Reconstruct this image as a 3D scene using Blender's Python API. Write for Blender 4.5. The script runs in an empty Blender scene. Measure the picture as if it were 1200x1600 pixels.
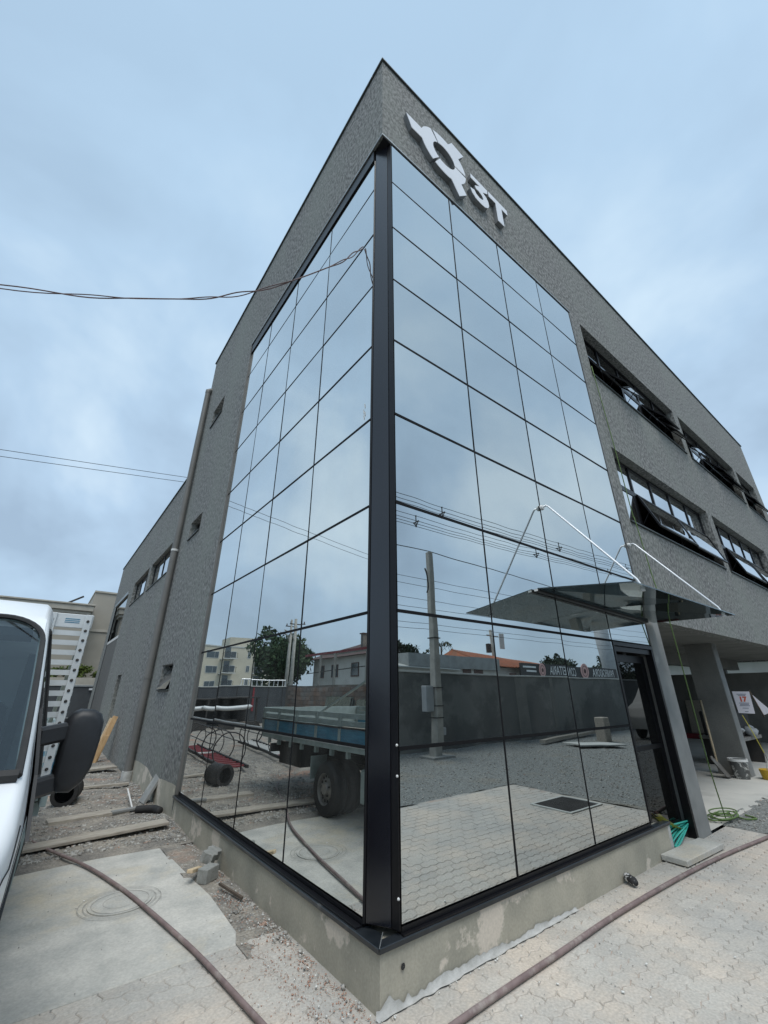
import bpy, bmesh, math, random
import numpy as np
from mathutils import Vector, Matrix
R = math.radians
random.seed(7)
rng = np.random.default_rng(7)
sc = bpy.context.scene
col = sc.collection

# ------------------------------------------------------------------ camera
cam_d = bpy.data.cameras.new("camera")
cam = bpy.data.objects.new("camera", cam_d)
col.objects.link(cam)
sc.camera = cam
CAM = Vector((-1.8790, -2.4843, 1.6))
YAW, PITCH, ROLL, FPX = R(52.1211), R(23.6445), R(-0.14314), 646.24
fw = Vector((math.cos(YAW) * math.cos(PITCH), math.sin(YAW) * math.cos(PITCH), math.sin(PITCH)))
rt0 = Vector((math.sin(YAW), -math.cos(YAW), 0)); up0 = rt0.cross(fw)
rt = rt0 * math.cos(ROLL) + up0 * math.sin(ROLL); up = -rt0 * math.sin(ROLL) + up0 * math.cos(ROLL)
m = Matrix((rt, up, -fw)).transposed().to_4x4(); m.translation = CAM
cam.matrix_world = m
cam_d.sensor_fit = 'VERTICAL'; cam_d.sensor_height = 24.0
cam_d.lens = FPX / 1600 * 24.0
cam_d.shift_x = -3.83 / 1600; cam_d.shift_y = -1.37 / 1600
cam_d.clip_start = 0.02; cam_d.clip_end = 2000

# ------------------------------------------------------------------ world: overcast sky
SUN_EL, SUN_ROT = R(64), R(205)
world = bpy.data.worlds.new("World"); sc.world = world; world.use_nodes = True
nt = world.node_tree; nt.nodes.clear(); N = nt.nodes.new; Lk = nt.links.new
out = N('ShaderNodeOutputWorld'); bg = N('ShaderNodeBackground'); bg.inputs['Strength'].default_value = 0.10
sky = N('ShaderNodeTexSky'); sky.sky_type = 'NISHITA'; sky.sun_disc = False
sky.sun_elevation = SUN_EL; sky.sun_rotation = SUN_ROT
bgc = N('ShaderNodeBackground'); mixs = N('ShaderNodeMixShader')
tc = N('ShaderNodeTexCoord'); sep = N('ShaderNodeSeparateXYZ'); Lk(tc.outputs['Generated'], sep.inputs[0])
def wmath(op, a, b=None, clamp=False):
    n = N('ShaderNodeMath'); n.operation = op; n.use_clamp = clamp
    for i, v in enumerate((a, b)):
        if v is None: continue
        if isinstance(v, (int, float)): n.inputs[i].default_value = v
        else: Lk(v, n.inputs[i])
    return n.outputs[0]
zc = wmath('MAXIMUM', sep.outputs[2], 0.0); zd = wmath('ADD', zc, 0.42)
cmb = N('ShaderNodeCombineXYZ')
Lk(wmath('DIVIDE', sep.outputs[0], zd), cmb.inputs[0]); Lk(wmath('DIVIDE', sep.outputs[1], zd), cmb.inputs[1])
n1 = N('ShaderNodeTexNoise'); n1.inputs['Scale'].default_value = 2.1; n1.inputs['Detail'].default_value = 5
n1.inputs['Roughness'].default_value = 0.52; n1.inputs['Distortion'].default_value = 0.25
mpw = N('ShaderNodeMapping'); mpw.inputs['Location'].default_value = (2.3, 0.4, 0); 
Lk(tc.outputs['Generated'], mpw.inputs[0]); mpw.inputs['Scale'].default_value = (1, 1, 1.2)
Lk(mpw.outputs[0], n1.inputs['Vector'])
ramp = N('ShaderNodeValToRGB'); Lk(n1.outputs['Fac'], ramp.inputs[0])
e = ramp.color_ramp.elements
e[0].position = 0.36; e[0].color = (0.265, 0.355, 0.455, 1)
e[1].position = 0.66; e[1].color = (0.54, 0.65, 0.73, 1)
e2 = ramp.color_ramp.elements.new(0.50); e2.color = (0.355, 0.475, 0.60, 1)
hz = N('ShaderNodeMix'); hz.data_type = 'RGBA'          # slightly paler towards the zenith side of the sheet of cloud
zmask = wmath('MULTIPLY', wmath('SUBTRACT', sep.outputs[2], 0.40, True), 1.35, True)
Lk(zmask, hz.inputs[0]); Lk(ramp.outputs[0], hz.inputs[6]); hz.inputs[7].default_value = (0.35, 0.495, 0.635, 1)
Lk(hz.outputs[2], bgc.inputs['Color']); bgc.inputs['Strength'].default_value = 1.0
Lk(sky.outputs[0], bg.inputs['Color'])
mixs.inputs[0].default_value = 0.86
Lk(bg.outputs[0], mixs.inputs[1]); Lk(bgc.outputs[0], mixs.inputs[2]); Lk(mixs.outputs[0], out.inputs['Surface'])
sun_d = bpy.data.lights.new("sun", 'SUN'); sun_d.energy = 1.5; sun_d.angle = R(35); sun_d.color = (1, 0.96, 0.90)
sun = bpy.data.objects.new("sun", sun_d); col.objects.link(sun)
az = math.pi / 2 - SUN_ROT      # direction towards the sun, same as the sky's
sdir = Vector((math.sin(SUN_ROT) * math.cos(SUN_EL), math.cos(SUN_ROT) * math.cos(SUN_EL), math.sin(SUN_EL)))
sun.rotation_euler = sdir.to_track_quat('Z', 'Y').to_euler()
sc.view_settings.view_transform = 'Standard'; sc.view_settings.look = 'None'
sc.view_settings.exposure = 0.60; sc.view_settings.gamma = 1.0; sc.view_settings.use_curve_mapping = False

# ------------------------------------------------------------------ materials
def mat(name, c1, c2=None, rough=0.8, metal=0.0, scale=3.0, bump=0.0, bscale=40.0, detail=6, stretch=(1, 1, 1),
        c3=None, scale3=0.6, spec=0.5, rnd=0.0, bdist=0.01, lo=0.35, hi=0.65, lo3=0.5, hi3=0.62, sp=None, spscale=60):
    mt = bpy.data.materials.new(name); mt.use_nodes = True
    t = mt.node_tree; b = t.nodes['Principled BSDF']; n = t.nodes.new; l = t.links.new
    b.inputs['Roughness'].default_value = rough; b.inputs['Metallic'].default_value = metal
    b.inputs['Specular IOR Level'].default_value = spec
    if c2 is None: c2 = tuple(v * 0.8 for v in c1)
    g = n('ShaderNodeNewGeometry'); mp = n('ShaderNodeMapping'); mp.inputs['Scale'].default_value = stretch
    l(g.outputs['Position'], mp.inputs[0])
    def noise(s, d=detail, r=0.55):
        q = n('ShaderNodeTexNoise'); q.inputs['Scale'].default_value = s; q.inputs['Detail'].default_value = d
        q.inputs['Roughness'].default_value = r; l(mp.outputs[0], q.inputs['Vector']); return q
    def rampn(q, a, bb):
        r_ = n('ShaderNodeMapRange'); r_.inputs[1].default_value = a; r_.inputs[2].default_value = bb
        l(q.outputs['Fac'], r_.inputs[0]); return r_.outputs[0]
    mx = n('ShaderNodeMix'); mx.data_type = 'RGBA'
    l(rampn(noise(scale), lo, hi), mx.inputs[0]); mx.inputs[6].default_value = (*c1, 1); mx.inputs[7].default_value = (*c2, 1)
    cur = mx.outputs[2]
    if c3 is not None:
        m3 = n('ShaderNodeMix'); m3.data_type = 'RGBA'; l(rampn(noise(scale3, 8, 0.65), lo3, hi3), m3.inputs[0])
        l(cur, m3.inputs[6]); m3.inputs[7].default_value = (*c3, 1); cur = m3.outputs[2]
    if sp is not None:          # fine speckle
        q = n('ShaderNodeTexNoise'); q.inputs['Scale'].default_value = spscale; q.inputs['Detail'].default_value = 2
        l(mp.outputs[0], q.inputs['Vector'])
        r_ = n('ShaderNodeMapRange'); r_.inputs[1].default_value = 0.3; r_.inputs[2].default_value = 0.7
        r_.inputs[3].default_value = 1 - sp; r_.inputs[4].default_value = 1 + sp; l(q.outputs['Fac'], r_.inputs[0])
        hs = n('ShaderNodeHueSaturation'); l(r_.outputs[0], hs.inputs['Value']); l(cur, hs.inputs['Color']); cur = hs.outputs[0]
    if rnd:
        oi = n('ShaderNodeObjectInfo'); r_ = n('ShaderNodeMapRange'); r_.inputs[3].default_value = 1 - rnd; r_.inputs[4].default_value = 1 + rnd
        l(oi.outputs['Random'], r_.inputs[0]); hs = n('ShaderNodeHueSaturation'); l(r_.outputs[0], hs.inputs['Value'])
        l(cur, hs.inputs['Color']); cur = hs.outputs[0]
    l(cur, b.inputs['Base Color'])
    if bump:
        bp = n('ShaderNodeBump'); bp.inputs['Strength'].default_value = bump; bp.inputs['Distance'].default_value = bdist
        l(noise(bscale, 5, 0.6).outputs['Fac'], bp.inputs['Height']); l(bp.outputs[0], b.inputs['Normal'])
    return mt

M = {}
M['stucco'] = mat('grey_stucco', (0.265, 0.262, 0.25), (0.105, 0.108, 0.102), 0.92, scale=21, detail=3, stretch=(1, 1, 0.62), bump=0.9,
                  bscale=55, bdist=0.006, lo=0.41, hi=0.59, c3=(0.215, 0.23, 0.205), scale3=0.8, lo3=0.42, hi3=0.80, sp=0.28, spscale=40)
M['smooth'] = mat('smooth_grey_plaster', (0.27, 0.275, 0.265), (0.20, 0.205, 0.20), 0.85, scale=2.5, bump=0.25, bscale=30, bdist=0.003,
                  c3=(0.40, 0.40, 0.38), scale3=1.6, lo3=0.58, hi3=0.72)
M['plinth'] = mat('cement_plinth', (0.43, 0.40, 0.325), (0.32, 0.305, 0.25), 0.9, scale=2.6, bump=0.35, bscale=26, bdist=0.004,
                  c3=(0.58, 0.52, 0.44), scale3=1.7, lo3=0.565, hi3=0.60, sp=0.08)
M['mortar'] = mat('pale_mortar', (0.50, 0.50, 0.48), (0.36, 0.36, 0.34), 0.95, scale=12, bump=0.8, bscale=50, bdist=0.004)
M['dark_plaster'] = mat('garage_plaster', (0.20, 0.20, 0.185), (0.15, 0.15, 0.14), 0.95, scale=2, bump=0.4, bscale=60, bdist=0.004, sp=0.1)
M['black'] = mat('black_aluminium', (0.008, 0.008, 0.010), (0.006, 0.006, 0.007), 0.38, scale=4, spec=0.3)
M['joint'] = mat('black_joint', (0.006, 0.006, 0.007), None, 0.7, spec=0.2)
M['post'] = mat('black_gloss_panel', (0.008, 0.009, 0.014), (0.006, 0.006, 0.009), 0.2, scale=3, spec=0.7, bump=0.05, bscale=6, stretch=(1, 1, 0.2))
M['sill'] = mat('dark_stone_sill', (0.010, 0.013, 0.016), (0.022, 0.026, 0.03), 0.28, scale=9, spec=0.5, c3=(0.10, 0.10, 0.095), scale3=5, lo3=0.62, hi3=0.74)
M['flash'] = mat('roof_flashing', (0.045, 0.055, 0.05), (0.03, 0.035, 0.035), 0.5, scale=1)
M['drip'] = mat('metal_drip_edge', (0.38, 0.40, 0.40), (0.28, 0.30, 0.30), 0.45, metal=0.6, scale=5)
M['dark'] = mat('dark_interior', (0.035, 0.035, 0.035), (0.02, 0.02, 0.02), 0.9)
M['intwall'] = mat('interior_wall', (0.10, 0.10, 0.095), (0.07, 0.07, 0.065), 0.9)
M['white'] = mat('white_letter_panel', (0.80, 0.80, 0.82), (0.74, 0.74, 0.77), 0.4, scale=1)
M['greyside'] = mat('sign_return', (0.22, 0.225, 0.23), (0.16, 0.165, 0.17), 0.6)
M['chrome'] = mat('white_steel_rod', (0.80, 0.82, 0.84), (0.70, 0.72, 0.75), 0.35, metal=0.3)
M['pave'] = mat('concrete_paver', (0.47, 0.445, 0.40), (0.335, 0.335, 0.32), 0.93, scale=2.6, bump=0.7, bscale=60, bdist=0.005, rnd=0.055,
                c3=(0.53, 0.47, 0.40), scale3=1.3, lo3=0.44, hi3=0.62, sp=0.14)
M['pavedust'] = mat('cement_dust', (0.46, 0.435, 0.39), (0.35, 0.335, 0.31), 0.95, scale=3, bump=0.5, bscale=60, bdist=0.004,
                    c3=(0.43, 0.33, 0.27), scale3=0.9, lo3=0.55, hi3=0.66)
M['slab'] = mat('rough_concrete_slab', (0.53, 0.515, 0.47), (0.37, 0.37, 0.345), 0.92, scale=2.8, bump=0.5, bscale=30, bdist=0.006,
                c3=(0.55, 0.49, 0.38), scale3=0.9, lo3=0.50, hi3=0.66, sp=0.10)
M['floor'] = mat('garage_floor', (0.52, 0.51, 0.47), (0.43, 0.43, 0.40), 0.85, scale=1.2, bump=0.15, bscale=20, c3=(0.30, 0.30, 0.28), scale3=0.7, lo3=0.55, hi3=0.75)
M['dirt'] = mat('sandy_dirt', (0.33, 0.30, 0.255), (0.19, 0.178, 0.16), 0.97, scale=3.5, bump=1.0, bscale=28, bdist=0.03,
                c3=(0.34, 0.21, 0.15), scale3=0.55, lo3=0.54, hi3=0.64, sp=0.25, spscale=45)
M['gravel'] = mat('grey_gravel', (0.27, 0.28, 0.265), (0.16, 0.17, 0.165), 0.95, scale=22, bump=1.0, bscale=38, bdist=0.03,
                  c3=(0.24, 0.22, 0.18), scale3=0.5, lo3=0.56, hi3=0.68, sp=0.4, spscale=42)
M['stone'] = mat('gravel_stone', (0.44, 0.43, 0.40), (0.23, 0.225, 0.21), 0.9, scale=14, detail=2, bump=0.4, bscale=80, lo=0.4, hi=0.6,
                 c3=(0.44, 0.29, 0.22), scale3=5, lo3=0.60, hi3=0.66)
M['chip'] = mat('white_plaster_chip', (0.75, 0.75, 0.72), (0.6, 0.6, 0.57), 0.9)
M['wood'] = mat('weathered_board', (0.42, 0.385, 0.325), (0.28, 0.25, 0.21), 0.88, scale=7, stretch=(1, 6, 6), bump=0.5, bscale=22)
M['newwood'] = mat('pine_board', (0.62, 0.42, 0.22), (0.48, 0.30, 0.15), 0.75, scale=6, stretch=(5, 5, 1), bump=0.2, bscale=20)
M['palewood'] = mat('pale_pine_batten', (0.62, 0.50, 0.33), (0.52, 0.40, 0.26), 0.8, scale=8, stretch=(4, 4, 4))
M['hose'] = mat('dusty_brown_hose', (0.235, 0.175, 0.165), (0.17, 0.125, 0.12), 0.7, scale=14, c3=(0.34, 0.30, 0.27), scale3=6, lo3=0.52, hi3=0.68)
M['block'] = mat('concrete_block', (0.30, 0.305, 0.29), (0.23, 0.235, 0.22), 0.95, scale=18, bump=0.6, bscale=80)
M['rubber'] = mat('black_rubber', (0.018, 0.018, 0.019), (0.03, 0.029, 0.028), 0.75, scale=8, bump=0.2, bscale=30)
M['plastic'] = mat('dark_grey_plastic', (0.018, 0.019, 0.022), (0.014, 0.015, 0.017), 0.5, scale=30, bump=0.15, bscale=300, bdist=0.001)
M['paint'] = mat('white_truck_paint', (0.80, 0.82, 0.83), (0.76, 0.78, 0.79), 0.28, scale=1.5, spec=0.6, c3=(0.60, 0.62, 0.61), scale3=2.2, lo3=0.6, hi3=0.8)
M['alu'] = mat('white_aluminium_slat', (0.60, 0.62, 0.62), (0.50, 0.52, 0.52), 0.5, metal=0.15, scale=5)
M['bedgrey'] = mat('grey_green_bed_frame', (0.30, 0.36, 0.35), (0.22, 0.27, 0.26), 0.55, scale=6)
M['teal'] = mat('blue_bed_board', (0.05, 0.22, 0.33), (0.03, 0.14, 0.23), 0.55, scale=4, stretch=(1, 1, 9))
M['steel'] = mat('bare_steel_wheel', (0.30, 0.29, 0.27), (0.20, 0.19, 0.18), 0.5, metal=0.5, scale=8)
M['chassis'] = mat('dark_chassis', (0.03, 0.03, 0.03), (0.05, 0.045, 0.04), 0.8, scale=5)
M['pipe'] = mat('grey_painted_pipe', (0.16, 0.155, 0.145), (0.13, 0.128, 0.12), 0.5, scale=3)
M['bwhite'] = mat('white_bracket', (0.7, 0.7, 0.68), (0.6, 0.6, 0.58), 0.6)
M['green'] = mat('green_rope', (0.07, 0.13, 0.035), (0.13, 0.20, 0.06), 0.7, scale=60)
M['aqua'] = mat('turquoise_strip', (0.05, 0.48, 0.38), (0.04, 0.36, 0.30), 0.45, scale=8)
M['yellow'] = mat('yellow_sheet', (0.62, 0.55, 0.10), (0.50, 0.44, 0.08), 0.5, scale=5)
M['ybucket'] = mat('yellow_plastic', (0.62, 0.40, 0.03), (0.52, 0.33, 0.03), 0.5, scale=8, c3=(0.5, 0.48, 0.42), scale3=7, lo3=0.6, hi3=0.7)
M['gbucket'] = mat('splashed_bucket', (0.11, 0.115, 0.11), (0.07, 0.07, 0.07), 0.6, scale=7, c3=(0.55, 0.55, 0.52), scale3=9, lo3=0.52, hi3=0.58)
M['paper'] = mat('notice_paper', (0.82, 0.80, 0.86), (0.76, 0.75, 0.82), 0.7, scale=1)
M['ink'] = mat('blue_grey_print', (0.16, 0.18, 0.26), None, 0.8)
M['redink'] = mat('orange_red_print', (0.75, 0.14, 0.06), None, 0.7)
M['red'] = mat('dark_red_steel', (0.26, 0.035, 0.045), (0.18, 0.03, 0.035), 0.6, scale=4)
M['bwallg'] = mat('dark_boundary_plaster', (0.125, 0.13, 0.125), (0.095, 0.10, 0.098), 0.93, scale=0.9, bump=0.3, bscale=40,
                  c3=(0.17, 0.175, 0.165), scale3=0.35, lo3=0.5, hi3=0.56, sp=0.06)
M['cap'] = mat('pale_wall_cap', (0.52, 0.53, 0.50), (0.42, 0.43, 0.41), 0.85)
M['pole'] = mat('concrete_pole', (0.40, 0.39, 0.35), (0.31, 0.30, 0.27), 0.9, scale=4, bump=0.3, bscale=30)
M['boxg'] = mat('meter_box_grey', (0.36, 0.38, 0.39), (0.30, 0.32, 0.33), 0.6)
M['wire'] = mat('black_cable', (0.02, 0.02, 0.02), None, 0.6)
M['wirebrown'] = mat('brown_twisted_cable', (0.16, 0.10, 0.095), None, 0.6)
M['beige'] = mat('beige_render', (0.36, 0.335, 0.285), (0.31, 0.29, 0.245), 0.9, scale=1, bump=0.1, bscale=30, c3=(0.33, 0.305, 0.26), scale3=0.3)
M['beige2'] = mat('beige_cornice', (0.42, 0.395, 0.34), (0.36, 0.34, 0.29), 0.85)
M['cream'] = mat('cream_apartment', (0.52, 0.48, 0.38), (0.44, 0.41, 0.33), 0.9, scale=0.6)
M['housewhite'] = mat('offwhite_house', (0.55, 0.54, 0.50), (0.45, 0.44, 0.40), 0.9, scale=0.8)
M['tile'] = mat('orange_roof_tile', (0.42, 0.15, 0.075), (0.33, 0.115, 0.06), 0.85, scale=3, c3=(0.28, 0.13, 0.08), scale3=1.2)
M['tiledark'] = mat('dark_roof_tile', (0.11, 0.06, 0.05), (0.08, 0.05, 0.045), 0.85, scale=3)
M['metalroof'] = mat('weathered_metal_roof', (0.30, 0.31, 0.30), (0.22, 0.23, 0.22), 0.6, scale=2, c3=(0.22, 0.21, 0.19), scale3=1.5, lo3=0.55, hi3=0.7)
M['winglass'] = mat('far_window_glass', (0.03, 0.045, 0.055), (0.05, 0.07, 0.08), 0.12, scale=1, spec=0.8)
M['signblack'] = mat('black_sign_board', (0.015, 0.015, 0.016), None, 0.5)
M['signwhite'] = mat('white_sign_letter', (0.82, 0.82, 0.80), None, 0.6)
M['pink'] = mat('salmon_sign_disc', (0.68, 0.40, 0.36), (0.58, 0.33, 0.30), 0.6)
M['bark'] = mat('brown_bark', (0.11, 0.085, 0.065), (0.07, 0.055, 0.042), 0.95, scale=8, stretch=(1, 1, 0.2), bump=0.5, bscale=20)
M['brick'] = mat('rough_brick_wall', (0.22, 0.19, 0.16), (0.14, 0.125, 0.11), 0.95, scale=2, bump=0.8, bscale=14, bdist=0.03, c3=(0.30, 0.29, 0.27), scale3=1.3, lo3=0.55, hi3=0.65)
M['panel'] = mat('gate_panel_grey', (0.13, 0.128, 0.122), (0.10, 0.10, 0.095), 0.7, stretch=(1, 3, 0.2), scale=2)
M['gate'] = mat('dark_slate_gate', (0.055, 0.062, 0.068), (0.045, 0.05, 0.055), 0.6)
M['grate'] = mat('rusty_grate', (0.07, 0.065, 0.06), (0.05, 0.045, 0.04), 0.7, metal=0.4)
M['cloth'] = mat('black_white_rag', (0.02, 0.02, 0.022), (0.03, 0.03, 0.032), 0.8, c3=(0.6, 0.6, 0.6), scale3=14, lo3=0.55, hi3=0.57)
M['seat'] = mat('grey_seat_fabric', (0.09, 0.095, 0.10), (0.06, 0.065, 0.07), 0.9, scale=20)

def leafmat(name, c1, c2, rnd=0.0):
    mt = mat(name, c1, c2, 0.6, scale=1.2, lo=0.3, hi=0.7, sp=0.35, spscale=6, spec=0.3)
    return mt
M['leaf'] = leafmat('dark_green_leaf', (0.045, 0.085, 0.032), (0.022, 0.048, 0.020))
M['leaf2'] = leafmat('bush_leaf', (0.10, 0.13, 0.025), (0.045, 0.075, 0.018))
M['leaffar'] = leafmat('far_tree_leaf', (0.035, 0.055, 0.030), (0.02, 0.034, 0.020))

def mirror_glass(name, tint, dust=0.05, rough=0.006, wav=0.8):
    """solar control glass: metallic coating that mirrors, darker tint, thin uneven film of dust"""
    mt = bpy.data.materials.new(name); mt.use_nodes = True
    t = mt.node_tree; b = t.nodes['Principled BSDF']; n = t.nodes.new; l = t.links.new
    b.inputs['Metallic'].default_value = 1.0; b.inputs['Roughness'].default_value = rough
    oi = n('ShaderNodeObjectInfo'); ri = n('ShaderNodeMapRange'); ri.inputs[3].default_value = 0.93; ri.inputs[4].default_value = 1.05; l(oi.outputs['Random'], ri.inputs[0])
    hs_ = n('ShaderNodeHueSaturation'); hs_.inputs['Color'].default_value = (*tint, 1); l(ri.outputs[0], hs_.inputs['Value']); l(hs_.outputs[0], b.inputs['Base Color'])
    g = n('ShaderNodeNewGeometry')
    q = n('ShaderNodeTexNoise'); q.inputs['Scale'].default_value = 0.9; q.inputs['Detail'].default_value = 1.5
    l(g.outputs['Position'], q.inputs['Vector'])
    bp = n('ShaderNodeBump'); bp.inputs['Strength'].default_value = wav; bp.inputs['Distance'].default_value = 0.0035
    l(q.outputs['Fac'], bp.inputs['Height']); l(bp.outputs[0], b.inputs['Normal'])
    d = n('ShaderNodeBsdfDiffuse'); d.inputs['Color'].default_value = (0.55, 0.55, 0.52, 1)
    mp = n('ShaderNodeMapping'); mp.inputs['Scale'].default_value = (1, 1, 0.25); l(g.outputs['Position'], mp.inputs[0])
    q2 = n('ShaderNodeTexNoise'); q2.inputs['Scale'].default_value = 3.5; q2.inputs['Detail'].default_value = 6
    l(mp.outputs[0], q2.inputs['Vector'])
    r_ = n('ShaderNodeMapRange'); r_.inputs[1].default_value = 0.35; r_.inputs[2].default_value = 0.8
    r_.inputs[3].default_value = dust * 0.25; r_.inputs[4].default_value = dust * 2.2; l(q2.outputs['Fac'], r_.inputs[0])
    mx = n('ShaderNodeMixShader'); l(r_.outputs[0], mx.inputs[0]); l(b.outputs[0], mx.inputs[1]); l(d.outputs[0], mx.inputs[2])
    l(mx.outputs[0], t.nodes['Material Output'].inputs['Surface'])
    return mt
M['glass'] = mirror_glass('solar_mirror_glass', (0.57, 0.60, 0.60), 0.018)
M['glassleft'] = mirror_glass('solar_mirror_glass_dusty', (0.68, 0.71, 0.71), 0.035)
M['glasswin'] = mirror_glass('window_glass', (0.62, 0.64, 0.66), 0.03)
M['doorglass'] = mirror_glass('dark_door_glass', (0.07, 0.075, 0.08), 0.01)
M['roofglass'] = mirror_glass('pale_greenhouse_glass', (0.24, 0.30, 0.28), 0.15)

def clear_glass(name, tint, gl=0.25, rough=0.02):
    mt = bpy.data.materials.new(name); mt.use_nodes = True
    t = mt.node_tree; n = t.nodes.new; l = t.links.new; t.nodes.remove(t.nodes['Principled BSDF'])
    tr = n('ShaderNodeBsdfTransparent'); tr.inputs[0].default_value = (*tint, 1)
    gs = n('ShaderNodeBsdfGlossy'); gs.inputs['Roughness'].default_value = rough; gs.inputs[0].default_value = (0.9, 0.95, 0.95, 1)
    fr = n('ShaderNodeLayerWeight'); fr.inputs[0].default_value = 0.5
    pw_ = n('ShaderNodeMath'); pw_.operation = 'POWER'; pw_.inputs[1].default_value = 4.5; l(fr.outputs['Facing'], pw_.inputs[0])
    ad = n('ShaderNodeMath'); ad.operation = 'ADD'; ad.use_clamp = True; ad.inputs[1].default_value = gl; l(pw_.outputs[0], ad.inputs[0])
    mx = n('ShaderNodeMixShader'); l(ad.outputs[0], mx.inputs[0]); l(tr.outputs[0], mx.inputs[1]); l(gs.outputs[0], mx.inputs[2])
    l(mx.outputs[0], t.nodes['Material Output'].inputs['Surface'])
    return mt
M['canopy'] = clear_glass('smoked_canopy_glass', (0.24, 0.26, 0.25), 0.05)
M['windshield'] = clear_glass('tinted_windshield', (0.62, 0.72, 0.72), 0.09)

# ------------------------------------------------------------------ mesh builder
class MB:
    def __init__(s): s.v = []; s.f = []
    def add(s, vs, fs):
        o = len(s.v); s.v += [tuple(q) for q in vs]; s.f += [tuple(i + o for i in f) for f in fs]; return s
    def box(s, x0, x1, y0, y1, z0, z1, mtx=None):
        vs = [(x, y, z) for z in (z0, z1) for y in (y0, y1) for x in (x0, x1)]
        if mtx is not None: vs = [tuple(mtx @ Vector(q)) for q in vs]
        return s.add(vs, [(0, 2, 3, 1), (4, 5, 7, 6), (0, 1, 5, 4), (2, 6, 7, 3), (0, 4, 6, 2), (1, 3, 7, 5)])
    def bar(s, a, b, w, h=None, upv=(0, 0, 1)):
        """rectangular bar from a to b"""
        a = Vector(a); b = Vector(b); h = h or w; d = (b - a).normalized(); u = Vector(upv)
        if abs(d.dot(u)) > 0.98: u = Vector((1, 0, 0))
        r_ = d.cross(u).normalized(); u = r_.cross(d)
        vs = [p + r_ * (i * w / 2) + u * (j * h / 2) for p in (a, b) for i, j in ((-1, -1), (1, -1), (1, 1), (-1, 1))]
        return s.add(vs, [(0, 3, 2, 1), (4, 5, 6, 7), (0, 1, 5, 4), (1, 2, 6, 5), (2, 3, 7, 6), (3, 0, 4, 7)])
    def tube(s, pts, r, n=8, cap=True):
        pts = [Vector(p) for p in pts]; rs = r if isinstance(r, (list, tuple)) else [r] * len(pts)
        o = len(s.v); u = None
        for i, p in enumerate(pts):
            d = (pts[min(i + 1, len(pts) - 1)] - pts[max(i - 1, 0)]).normalized()
            if u is None: u = d.orthogonal().normalized()
            else: u = (u - d * u.dot(d)).normalized()
            w = d.cross(u)
            for k in range(n):
                a = 2 * math.pi * k / n; s.v.append(tuple(p + (u * math.cos(a) + w * math.sin(a)) * rs[i]))
        for i in range(len(pts) - 1):
            for k in range(n):
                a = o + i * n + k; b = o + i * n + (k + 1) % n; s.f.append((a, b, b + n, a + n))
        if cap:
            s.f.append(tuple(o + k for k in reversed(range(n)))); e_ = o + (len(pts) - 1) * n; s.f.append(tuple(e_ + k for k in range(n)))
        return s
    def lathe(s, prof, c=(0, 0, 0), n=20, axis='z', mtx=None):
        o = len(s.v); c = Vector(c)
        for r_, h in prof:
            for k in range(n):
                a = 2 * math.pi * k / n; p = Vector((r_ * math.cos(a), r_ * math.sin(a), h))
                if axis == 'x': p = Vector((p.z, p.x, p.y))
                elif axis == 'y': p = Vector((p.y, p.z, p.x))
                if mtx is not None: p = mtx @ p
                s.v.append(tuple(p + c))
        for i in range(len(prof) - 1):
            for k in range(n):
                a = o + i * n + k; b = o + i * n + (k + 1) % n; s.f.append((a, b, b + n, a + n))
        return s
    def prism(s, poly, to3, d0, d1):
        """poly 2-D outline, to3(a,b,d) -> 3-D"""
        n = len(poly); vs = [to3(a, b, d0) for a, b in poly] + [to3(a, b, d1) for a, b in poly]
        return s.add(vs, [tuple(reversed(range(n))), tuple(range(n, 2 * n))] + [(i, (i + 1) % n, n + (i + 1) % n, n + i) for i in range(n)])
    def quad(s, *p): return s.add(p, [tuple(range(len(p)))])
    def build(s, name, mt, parent=None, bev=0.0, smooth=False, kind=None, tri=False, fixn=True, seg=1):
        me = bpy.data.meshes.new(name)
        off = Vector((0, 0, 0)) if parent is None else Vector(parent.get('_w', (0, 0, 0)))
        me.from_pydata([tuple(Vector(q) - off) for q in s.v], [], s.f); me.validate(); 
        if fixn or bev or tri:
            bm = bmesh.new(); bm.from_mesh(me)
            if fixn: bmesh.ops.recalc_face_normals(bm, faces=bm.faces)
            if bev: bmesh.ops.bevel(bm, geom=list(bm.edges), offset=bev, segments=seg, affect='EDGES', clamp_overlap=True, profile=0.6)
            if tri: bmesh.ops.triangulate(bm, faces=[f for f in bm.faces if len(f.verts) > 4])
            bm.to_mesh(me); bm.free()
        if mt is not None: me.materials.append(mt)
        if smooth: 
            me.shade_smooth()
            if smooth != 'all': me.set_sharp_from_angle(angle=R(38))
        o = bpy.data.objects.new(name, me); col.objects.link(o)
        if parent is not None:
            o.parent = parent; o['_w'] = tuple(off)
        else: o['_w'] = (0.0, 0.0, 0.0)
        if kind: o['kind'] = kind
        return o
def thing(name, label, cat, loc, group=None):
    o = bpy.data.objects.new(name, None); col.objects.link(o); o.location = loc; o['_w'] = tuple(loc)
    o.empty_display_size = 0.2; o['label'] = label; o['category'] = cat
    if group: o['group'] = group
    return o
def tag(o, label, cat, group=None):
    """one-mesh thing: move its origin to its base, set properties"""
    me = o.data; co = np.empty(len(me.vertices) * 3); me.vertices.foreach_get('co', co); co = co.reshape(-1, 3)
    b = np.array([(co[:, 0].min() + co[:, 0].max()) / 2, (co[:, 1].min() + co[:, 1].max()) / 2, co[:, 2].min()])
    me.vertices.foreach_set('co', (co - b).ravel()); me.update(); o.location = b; o['_w'] = tuple(float(q) for q in b)
    o['label'] = label; o['category'] = cat
    if group: o['group'] = group
    return o
def stuff(o, label=None, cat=None):
    o['kind'] = 'stuff'
    if label: o['label'] = label; o['category'] = cat
    return o

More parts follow.
